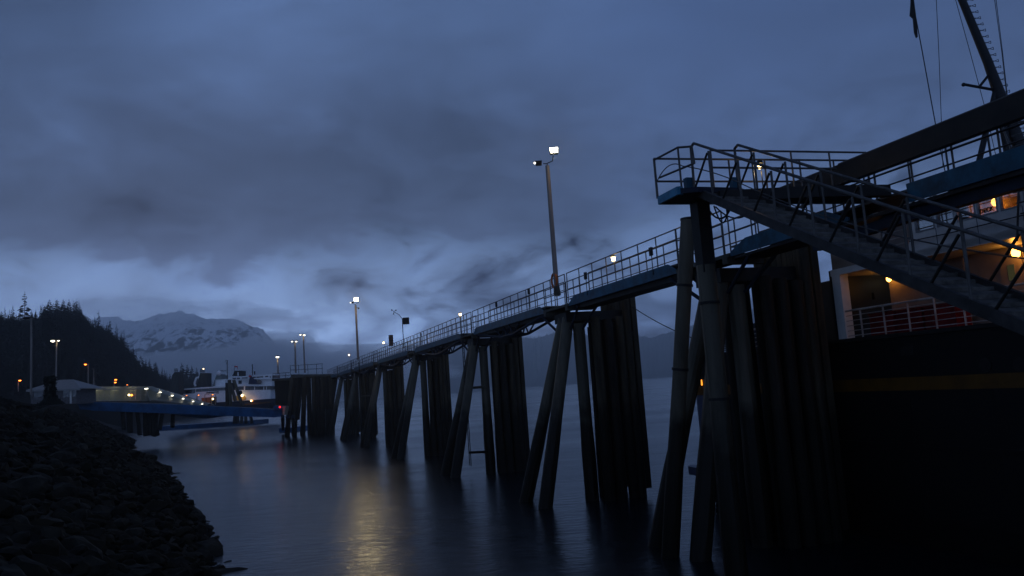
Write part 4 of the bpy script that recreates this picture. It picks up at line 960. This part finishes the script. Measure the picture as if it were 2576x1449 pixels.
# glazed passenger walkway
YW = 156.
t = thing('covered_walkway', 'long glazed covered walkway with lit roof bending down behind the blue bridge', 'walkway', PY(350, 1010, YW))
M_gw = glass('walkway_glazing', (.7, .72, .66), gl=.62, rough=.2, minr=.02)
w1 = [(196, 980), (367, 979.5), (377, 1008), (196, 1010)]
slab(MB(), w1, YW, .08).build('glazing', M_gw, t)
p1, p2, p3, p4 = PY(367, 979.5, YW), PY(519, 1021, 205), PY(519, 1028, 205), PY(377, 1008, YW)
MB().prism([p1, p2, p3, p4], (.1, .1, 0)).build('glazing', M_gw, t)
b = MB()      # frames, arched roof ribs
for x in np.linspace(197, 367, 14):
    a, c = PY(x, 1009, YW-.06), PY(x, 980, YW-.06); b.tube(a, c, .05, n=5)
    pts = [c+np.array([0, 3*k/6, .55*math.sin(math.pi*k/6)]) for k in range(7)]; b.path(pts, .045, 5)
for f in np.linspace(0, 1, 15):
    a = p4+(p3-p4)*f; c = p1+(p2-p1)*f; b.tube(a, c, .05, n=5); b.path([c+np.array([1.6*k/6, 1.2*k/6, .5*math.sin(math.pi*k/6)]) for k in range(7)], .045, 5)
for f in (0, .5, 1): b.tube(PY(196, 1009-29*f, YW-.06), PY(370, 1008-28.5*f, YW-.06), .05, n=5); b.tube(p4+(p1-p4)*f, p3+(p2-p3)*f, .05, n=5)
b.build('frame', mat('walkway_frame', (.35, .35, .33), .5), t)
b = MB(); N_ = 24       # arched translucent roof
for seg in range(2):
    for k in range(6):
        def pt(end, k):
            if seg == 0: c = PY((196, 367)[end], (980, 979.5)[end], YW); return c+np.array([0, 3*k/6, .55*math.sin(math.pi*k/6)])
            c = (p1, p2)[end]; return c+np.array([1.6*k/6, 1.2*k/6, .5*math.sin(math.pi*k/6)])
        b.add([pt(0, k), pt(1, k), pt(1, k+1), pt(0, k+1)], [(0, 1, 2, 3)])
b.build('roof', M_gw, t)
slab(MB(), [(196, 1009), (377, 1007), (519, 1025), (519, 1028), (377, 1011), (196, 1013)], YW+.3, 2.6).build('floor', M_conc, t)
for k, (x, y) in enumerate([(366.6, 978.5), (396, 986), (425, 993.5), (451, 1000), (476, 1006), (499, 1012)]):
    f = k/5*.9; p = p1+(p2-p1)*f+np.array([.2, -.25, .12]); b = MB(); b.hexa([p+np.array([a*.3*(1-.3*f), c*.15, -.08]) for a, c in ((-1, -1), (1, -1), (1, 1), (-1, 1))], [p+np.array([a*.25*(1-.3*f), c*.12, .08]) for a, c in ((-1, -1), (1, -1), (1, 1), (-1, 1))]); b.build('ceiling_light', M_pale, t)
    point(p+np.array([.3, 1.2, -.3]), (1, .93, .7), 4, .3, parent=t)
for (x, y) in ((250, 982), (290, 982), (335, 982)):
    p = PY(x, y+.5, YW+1.3); MB().box(p[0]-.6, p[0]+.6, p[1]-.1, p[1]+.1, p[2]-.04, p[2]+.04).build('ceiling_light', M_tube, t); point(p+np.array([0, 0, -.4]), (1, .93, .7), 8, .3, parent=t)
for (x, y, r) in ((218, 996.5, .22), (226, 997, .3), (324.5, 993.5, .3), (331.5, 994, .32)):
    p = PY(x, y, YW-.5); MB().sph(p, r*.6, 8, 5).build('wall_lamp', M_warm if x != 331.5 else M_orange, t)

# ticket booth
YT = 132.
bt = thing('booth', 'small pale hipped roof terminal booth on top of the bank', 'building', PY(140, 1015, YT))
bx = lambda x, y, d=0: PY(x, y, YT+d)
slab(MB(), [(76, 982), (193, 978), (194, 1016), (78, 1016)], YT+.8, 6).build('wall', M_wall, bt)
e0, e1, e2, e3 = bx(66, 981), bx(203, 977), bx(203, 977)+np.array([0, 8, 0]), bx(66, 981)+np.array([0, 8, 0])
r0, r1 = bx(116, 955)+np.array([0, 4, 0]), bx(150, 954)+np.array([0, 4, 0])
b = MB(); b.add([e0, e1, e2, e3, r0, r1], [(0, 1, 5, 4), (1, 2, 5), (2, 3, 4, 5), (3, 0, 4), (3, 2, 1, 0)]); b.build('roof', M_roof, bt)
b = MB(); b.bar(e0-np.array([0, .04, .15]), e1-np.array([0, .04, .15]), .1, .3); b.build('fascia', M_roof, bt)
for (x0, x1) in ((159, 175), (180, 192), (86, 108)):
    wn = slab(MB(), [(x0, 983), (x1, 982.5), (x1, 999), (x0, 999.5)], YT+.74, .05).build('window', M_win, bt)
slab(MB(), [(175.5, 979), (179.5, 979), (179.5, 1015), (175.5, 1015)], YT+.6, .15).build('column', M_white, bt)
# mossy stump on the bank
st = thing('stump', 'tall dark mossy stump standing before the booth', 'stump', PY(126, 1005, 70))
b = MB(); base = PY(128, 1018, 70); tp = PY(126.5, 947, 70); segs = 10; pr = None
for k in range(segs):
    f0, f1 = k/segs, (k+1)/segs; rad = lambda f: .40+.75*max(0, (.4-f)/.4)**2+.03*math.sin(f*17); b.tube(base+(tp-base)*f0, base+(tp-base)*f1, rad(f0), rad(f1), 14)
b.build('trunk', M_moss, st); b = MB()
for k in range(500):
    f = random.random()**.8; a = random.uniform(0, 6.28); rr = .40+.75*max(0, (.4-f)/.4)**2; c = base+(tp-base)*f+np.array([math.cos(a)*rr, math.sin(a)*rr, 0]); v_ = np.array([random.uniform(-.16, .16) for _ in range(9)]).reshape(3, 3)
    b.add([c+v_[0], c+v_[1], c+v_[2]], [(0, 1, 2)])
b.build('moss', M_moss, st)

def street_lamp(px0, py0, px1, py1, Yd, label, heads, rad=.12, m=M_pole, en=0, arm=None, group='lamp posts round the terminal'):
    base, top = PY(px0, py0, Yd), PY(px1, py1, Yd); t = thing('lamp_post', label, 'lamp post', base, group)
    MB().tube(base, top, rad, rad*.75, 8).build('pole', m, t)
    for (hx, hy, lit, sz_) in heads:
        c = PY(hx, hy, Yd); b = MB(); b.tube(top, c, rad*.5, n=6)
        b.build('arm', m, t)
        hd = MB().sph(c+np.array([0, 0, sz_*.3]), sz_*.85, 10, 6, .3).build('lamp_head', M_dark, t)
        if lit is not None:
            MB().sph(c, sz_*.62, 10, 6, .6).build('lens', lit, hd)
            if en: point(c+np.array([0, -.3, -sz_-.2]), (1, .8, .45) if lit is not M_orange else (1, .3, .06), en, .3, parent=t)
    return t
street_lamp(78, 992, 79, 801, 96, 'tall unlit lamp pole at the left edge with a dark cobra head', [(67, 804, None, .55), (88, 803, None, .25)], .13)
street_lamp(141, 957, 143, 857, 134, 'lit lamp post behind the booth with white lamps on a cross arm', [(133, 857.5, M_pale, .55), (147, 857, M_pale, .28)], .14, en=12)
O_ = 'sodium lamp posts'
street_lamp(46, 985, 46, 958, 170, 'short orange sodium lamp left of the booth', [(50, 957, M_orange, .42)], .1, en=8)
street_lamp(171, 955, 171, 957, 175, 'orange sodium lamp just over the booth roof', [(176, 956, M_orange, .36), (168, 958, M_orange, .2)], .1) if False else street_lamp(171, 985, 171, 958, 175, 'orange sodium lamp peeking over the booth roof', [(176, 956.5, M_orange, .38)], .1)
street_lamp(222, 985, 222, 915, 172, 'tall orange sodium lamp post between booth and walkway', [(215, 916.5, M_orange, .45)], .13, en=8)
street_lamp(236, 985, 236, 928, 172, 'unlit thin post beside the tall sodium lamp', [(231, 928, None, .25)], .12)
street_lamp(287, 978, 287.5, 956, 175, 'orange double sodium lamp behind the walkway roof', [(291, 955, M_orange, .42), (290, 962, M_orange, .38)], .1)
street_lamp(323, 979, 323, 968, 180, 'short orange light far behind the walkway bend', [(320, 968, M_orange, .2)], .08)
street_lamp(334, 979, 334, 970, 180, 'short pale post right of the short orange light', [(331, 970, None, .15)], .1)
YF = 178.
street_lamp(476, 1003, 476.5, 999, YF, 'lowest orange lamp before the ferry bow', [(469.5, 995, M_orange, .2)], .1)
street_lamp(495, 1008, 496, 995, YF, 'second orange lamp post before the ferry name', [(499.5, 994, M_orange, .22)], .12)
street_lamp(532, 1020, 532, 995, YF, 'orange lamp post in front of the red doorway of the far ferry', [(535, 992.5, M_orange, .24)], .12, en=6)
street_lamp(515, 1018, 515.5, 992, YF, 'unlit gallows post left of the red doorway of the far ferry', [(526, 991.5, None, .12)], .1)
street_lamp(542, 1018, 542.5, 991, YF, 'unlit gallows post right of the red doorway of the far ferry', [(550, 990, None, .12)], .1)
street_lamp(700, 941, 698, 900, YH, 'lamp post with round white globe on the lower landing', [(698, 898, M_pale, .5)], .16, en=14)
street_lamp(744, 938, 742, 860, YH, 'yellow lit lamp post with twin heads on the landing, left of the taller one', [(735, 859, M_pale, .3), (745, 859, M_pale, .3)], .17, en=4)
street_lamp(767, 938, 763, 843, YH, 'taller lamp post with twin heads on the landing', [(756, 842, M_pale, .3), (765, 843, M_pale, .36)], .16, en=7)
for (x, y, lab) in ((535.5, 1003.5, 'pale yellow light low beside the red doorway'), (583, 0, '')):
    if lab: p = PY(x, y, YF-1); tag(MB().sph(p, .18, 8, 5).build('deck_light', M_warm), lab, 'light')
p = PY(1210, 984+18, 118)

# ------------------------------------------------------------------ far white ferry (name on its side)
YV = 240.
M_fw = mat('far_ferry_white', (.82, .81, .80), .5, 0, .06, .8)
ff = thing('ferry', 'white ferry with its name on the side, beyond the blue bridge', 'ferry', PY(580, 1060, YV))
K = lambda zx, zy: (440.3+zx*.12153, 893.2+zy*.12153)
def fs(name, pts, m, dy=0., depth=12., parent=None): return slab(MB(), [K(*p) for p in pts], YV+dy, depth).build(name, m, parent or ff)
fs('hull', [(170, 1010), (865, 985), (1980, 905), (1975, 1000), (1900, 1200), (300, 1250)], M_navy, .1)
fs('side', [(172, 806), (395, 794), (428, 766), (1040, 732), (1430, 722), (1978, 716), (1978, 903), (865, 978), (170, 1008)], M_fw, 0, 11)
fs('stripe', [(1440, 1008), (1972, 958), (1972, 990), (1440, 1040)], M_gold, -.15, .1)
fs('window_band', [(200, 722), (1430, 648), (1430, 720), (1040, 730), (428, 764), (395, 792), (232, 800)], M_win, .5, 11)
fs('window_band', [(1452, 655), (2010, 640), (2010, 715), (1452, 725)], M_win, -.05, 11)
for x in (1556, 1640, 1830, 1885): fs('mullion', [(x, 652), (x+14, 652), (x+14, 718), (x, 719)], M_fw if x > 1600 else M_galv, -.1, .2)
fs('mullion', [(1425, 640), (1450, 640), (1450, 724), (1425, 724)], M_fw, -.12, .5)
fs('mullion', [(420, 700), (427, 700), (427, 768), (420, 768)], M_fw, .1, .2)
fs('roof', [(188, 697), (1000, 636), (2010, 605), (2010, 638), (1430, 642), (188, 717)], M_fw, -.6, 13)
fs('upper_house', [(825, 508), (1040, 496), (1040, 640), (825, 650)], M_fw, 2, 8)
fs('upper_house', [(1040, 492), (2010, 490), (2010, 610), (1040, 636)], M_fw, 2.4, 8)
uh = fs('bridge_house', [(1100, 462), (1580, 425), (2065, 397), (2065, 500), (1100, 500)], M_fw, 1, 8)
for (x0, x1, y) in ((1190, 1262, 472), (1278, 1345, 470), (1380, 1500, 462), (1610, 1672, 450), (1685, 1752, 446), (1758, 1822, 440), (1866, 1924, 432)): fs('window', [(x0, y), (x1, y-3), (x1, y+22), (x0, y+24)], M_win, .9, .08, uh)
fs('window', [(2015, 420), (2165, 415), (2165, 475), (2015, 478)], M_win, .6, .3, uh)
fs('door', [(1968, 436), (1980, 436), (1980, 470), (1968, 470)], M_win, .9, .08, uh)
fs('door', [(1312, 528), (1378, 526), (1378, 594), (1312, 596)], M_black, 2.3, .1)
fs('funnel', [(775, 645), (858, 412), (905, 400), (972, 395), (972, 495), (822, 505), (818, 640)], mat('funnel_grey', (.2, .23, .22), .5), 1.5, 5)
fs('funnel', [(1178, 432), (1205, 395), (1226, 328), (1352, 322), (1352, 440)], M_dark, 4, 5)
fs('funnel_slot', [(1293, 356), (1316, 356), (1316, 430), (1293, 430)], M_fw, 3.95, .1)
fs('funnel_rim', [(870, 322), (972, 318), (972, 328), (870, 330)], M_dark, 3, 4)
MB().sph(PY(*K(908, 372), YV+.5), .75, 14, 9).build('radome', M_fw, ff, smooth=True); MB().sph(PY(*K(1062, 402), YV+.5), .28, 10, 6).build('radome', M_fw, ff)
def fm(pts, r, nm, m=M_dark): MB().path([PY(*K(*p), YV+2) for p in pts], r, 6).build(nm, m, ff)
fm([(1083, 500), (1080, 110)], .12, 'mast'); fm([(1060, 112), (1100, 112)], .08, 'mast_yard'); fm([(1062, 180), (1045, 108)], .06, 'mast_yard')
fm([(1606, 420), (1600, 190)], .14, 'mast'); fm([(1650, 405), (1646, 335)], .2, 'mast'); fm([(1228, 328), (1230, 228)], .06, 'flagstaff')
fs('flag', [(1230, 226), (1292, 226), (1300, 300), (1284, 250), (1235, 252)], M_red2, 3, .15)
fs('boat_cover', [(1520, 602), (1545, 462), (1560, 420), (1600, 470), (1700, 580), (1760, 602)], mat('cover_blue', (.03, .035, .07), .7), .3, 3)
MB().sph(PY(*K(1549, 440), YV+.2), .35, 8, 6).build('buoy', M_red2, ff)
MB().sph(PY(*K(1745, 555), YV+1.5), .75, 8, 6, .8).build('rescue_boat', M_cream, ff)
b = MB(); b.path([PY(*K(*p), YV) for p in ((425, 640), (400, 590), (430, 500), (450, 465), (672, 462))], .3, 6); b.build('crane', M_fw, ff)
fs('doorway', [(545, 890), (640, 880), (860, 860), (860, 1010), (560, 1010)], M_black, -.08, .05)
dg = fs('door_panel', [(550, 892), (630, 884), (640, 980), (550, 990)], mat('door_rust', (.5, .12, .03), .6), -.14, .05); fs('door_panel', [(650, 882), (740, 875), (730, 1010), (650, 1010)], mat('door_rust2', (.35, .14, .06), .6), -.14, .05)
p = PY(*K(600, 860), YV-2.2); point(p, (1, .30, .06), 16, .3, 'doorway_light', ff)
fs('amber_opening', [(1190, 842), (1440, 838), (1472, 880), (1472, 920), (1400, 945), (1190, 945)], mat('amber_light_ochre', (.5, .32, .1), .6), -.1, .05)  # lit opening: the ochre colour stands for amber light inside
p = PY(*K(1388, 840), YV-.9); MB().sph(p, .3, 10, 6).build('amber_lamp', M_warm, ff); point(p+np.array([0, -1.0, -.6]), (1, .45, .1), 20, .3, 'amber_light', ff)
p = PY(*K(1575, 946), YV-.9); MB().sph(p, .2, 10, 6).build('amber_lamp', M_warm, ff); p = PY(*K(1602, 944), YV-.9); MB().sph(p, .18, 8, 5).build('amber_lamp', M_orange, ff)
text_mesh('FAIRWEATHER', .56, 'name_lettering', M_black, ff, PY(*K(778, 785), YV-.12), (1, 0, .002), ext=.02)
tm = ff.children[-1]
tm.scale = (.86, .98, 1) if False else tm.scale

# lift towers and guide piles
def tower(pts, railpts, Yd, label, extra=None):
    c = K(*pts[0]); t = thing('lift_tower', label, 'tower', PY(*K(*pts[0]), Yd), 'lift towers of the vehicle ramp')
    slab(MB(), [K(*p) for p in pts], Yd, 3).build('shaft', M_conc_d, t)
    b = MB()
    (x0, x1, y0, y1) = railpts
    for y in (y0, (y0+y1)/2): b.tube(PY(*K(x0, y), Yd), PY(*K(x1, y), Yd), .06, n=5)
    for x in np.linspace(x0, x1, 5): b.tube(PY(*K(x, y0), Yd), PY(*K(x, y1), Yd), .06, n=5)
    b.build('railing', M_dark, t); return t
M_conc_d = mat('dark_concrete', (.055, .058, .055), .85, 0, .3, 1.5, .2, streak=True)
tower([(-140, 1000), (-120, 700), (-60, 420), (-10, 352), (85, 350), (85, 1000)], (-15, 55, 285, 350), 236, 'tall dark lift tower with a sloped left side and railing on top')
tt = tower([(440, 660), (470, 560), (520, 372), (668, 372), (668, 650), (640, 660)], (522, 608, 300, 370), 215, 'second lift tower, behind the crane of the white ferry')
p = PY(*K(588, 286), 214); MB().sph(p, .14, 8, 5).build('beacon', M_warm, tt)
t = thing('pile_cluster', 'dark cluster of upright and leaning guide piles before the white ferry', 'piles', PY(*K(1120, 1060), 150))
slab(MB(), [K(1042, 572), K(1210, 572), K(1210, 715), K(1042, 715)] if False else [K(1042, 572), K(1210, 572), K(1205, 700), K(1042, 712)], 150, 1).build('cap', M_conc_d, t)
for k, (a, c, r_) in enumerate([((1072, 700), (1078, 1060), .30), ((1125, 515), (1150, 1060), .32), ((1150, 600), (1255, 950), .30), ((1215, 515), (1395, 1050), .30), ((1350, 770), (1340, 775), .0)]):
    if r_: MB().pile(PY(*K(*c), 149.3), PY(*K(*a), 149.3), r_, n=10, seg=4).build('pile', M_steel if k else M_timber2, t)
MB().sph(PY(*K(1350, 775), 149), .38, 8, 6).build('sheave', M_dark, t)
# trestle bents seen under the blue bridge
for k, (x0, x1) in enumerate([(1240, 1225), (1300, 1295), (1390, 1370), (1460, 1470), (1560, 1590)]):
    tag(MB().pile(PY(*K(x1, 1420), 168), PY(*K(x0, 1220), 168), .3, n=8, seg=3).build('pile', M_conc_d), ['first', 'second', 'third', 'fourth', 'fifth'][k]+' trestle pile from the left under the far end of the blue bridge', 'pile', 'trestle piles under the bridge end')

# ------------------------------------------------------------------ haze
cloud(470, 962, 1650, 560, 160, 62, 'low_cloud', .013, 3)
cloud(705, 872, 1900, 100, 130, 38, 'low_cloud', .008, 41)
cloud(330, 790, 2100, 190, 190, 40, 'low_cloud', .0018, 31)
cloud(550, 792, 2100, 170, 190, 34, 'low_cloud', .0018, 37)
cloud(640, 925, 1700, 150, 100, 42, 'low_cloud', .012, 23)
cloud(800, 975, 1700, 240, 130, 60, 'low_cloud', .010, 8)
hz = MB().box(-4600, 4600, -320, 4750, -12, 640).build('haze', vol_mat('haze', 3.0e-4, (.98, .99, 1)), loc=(0, 0, 0)); tag(hz, kind='stuff')
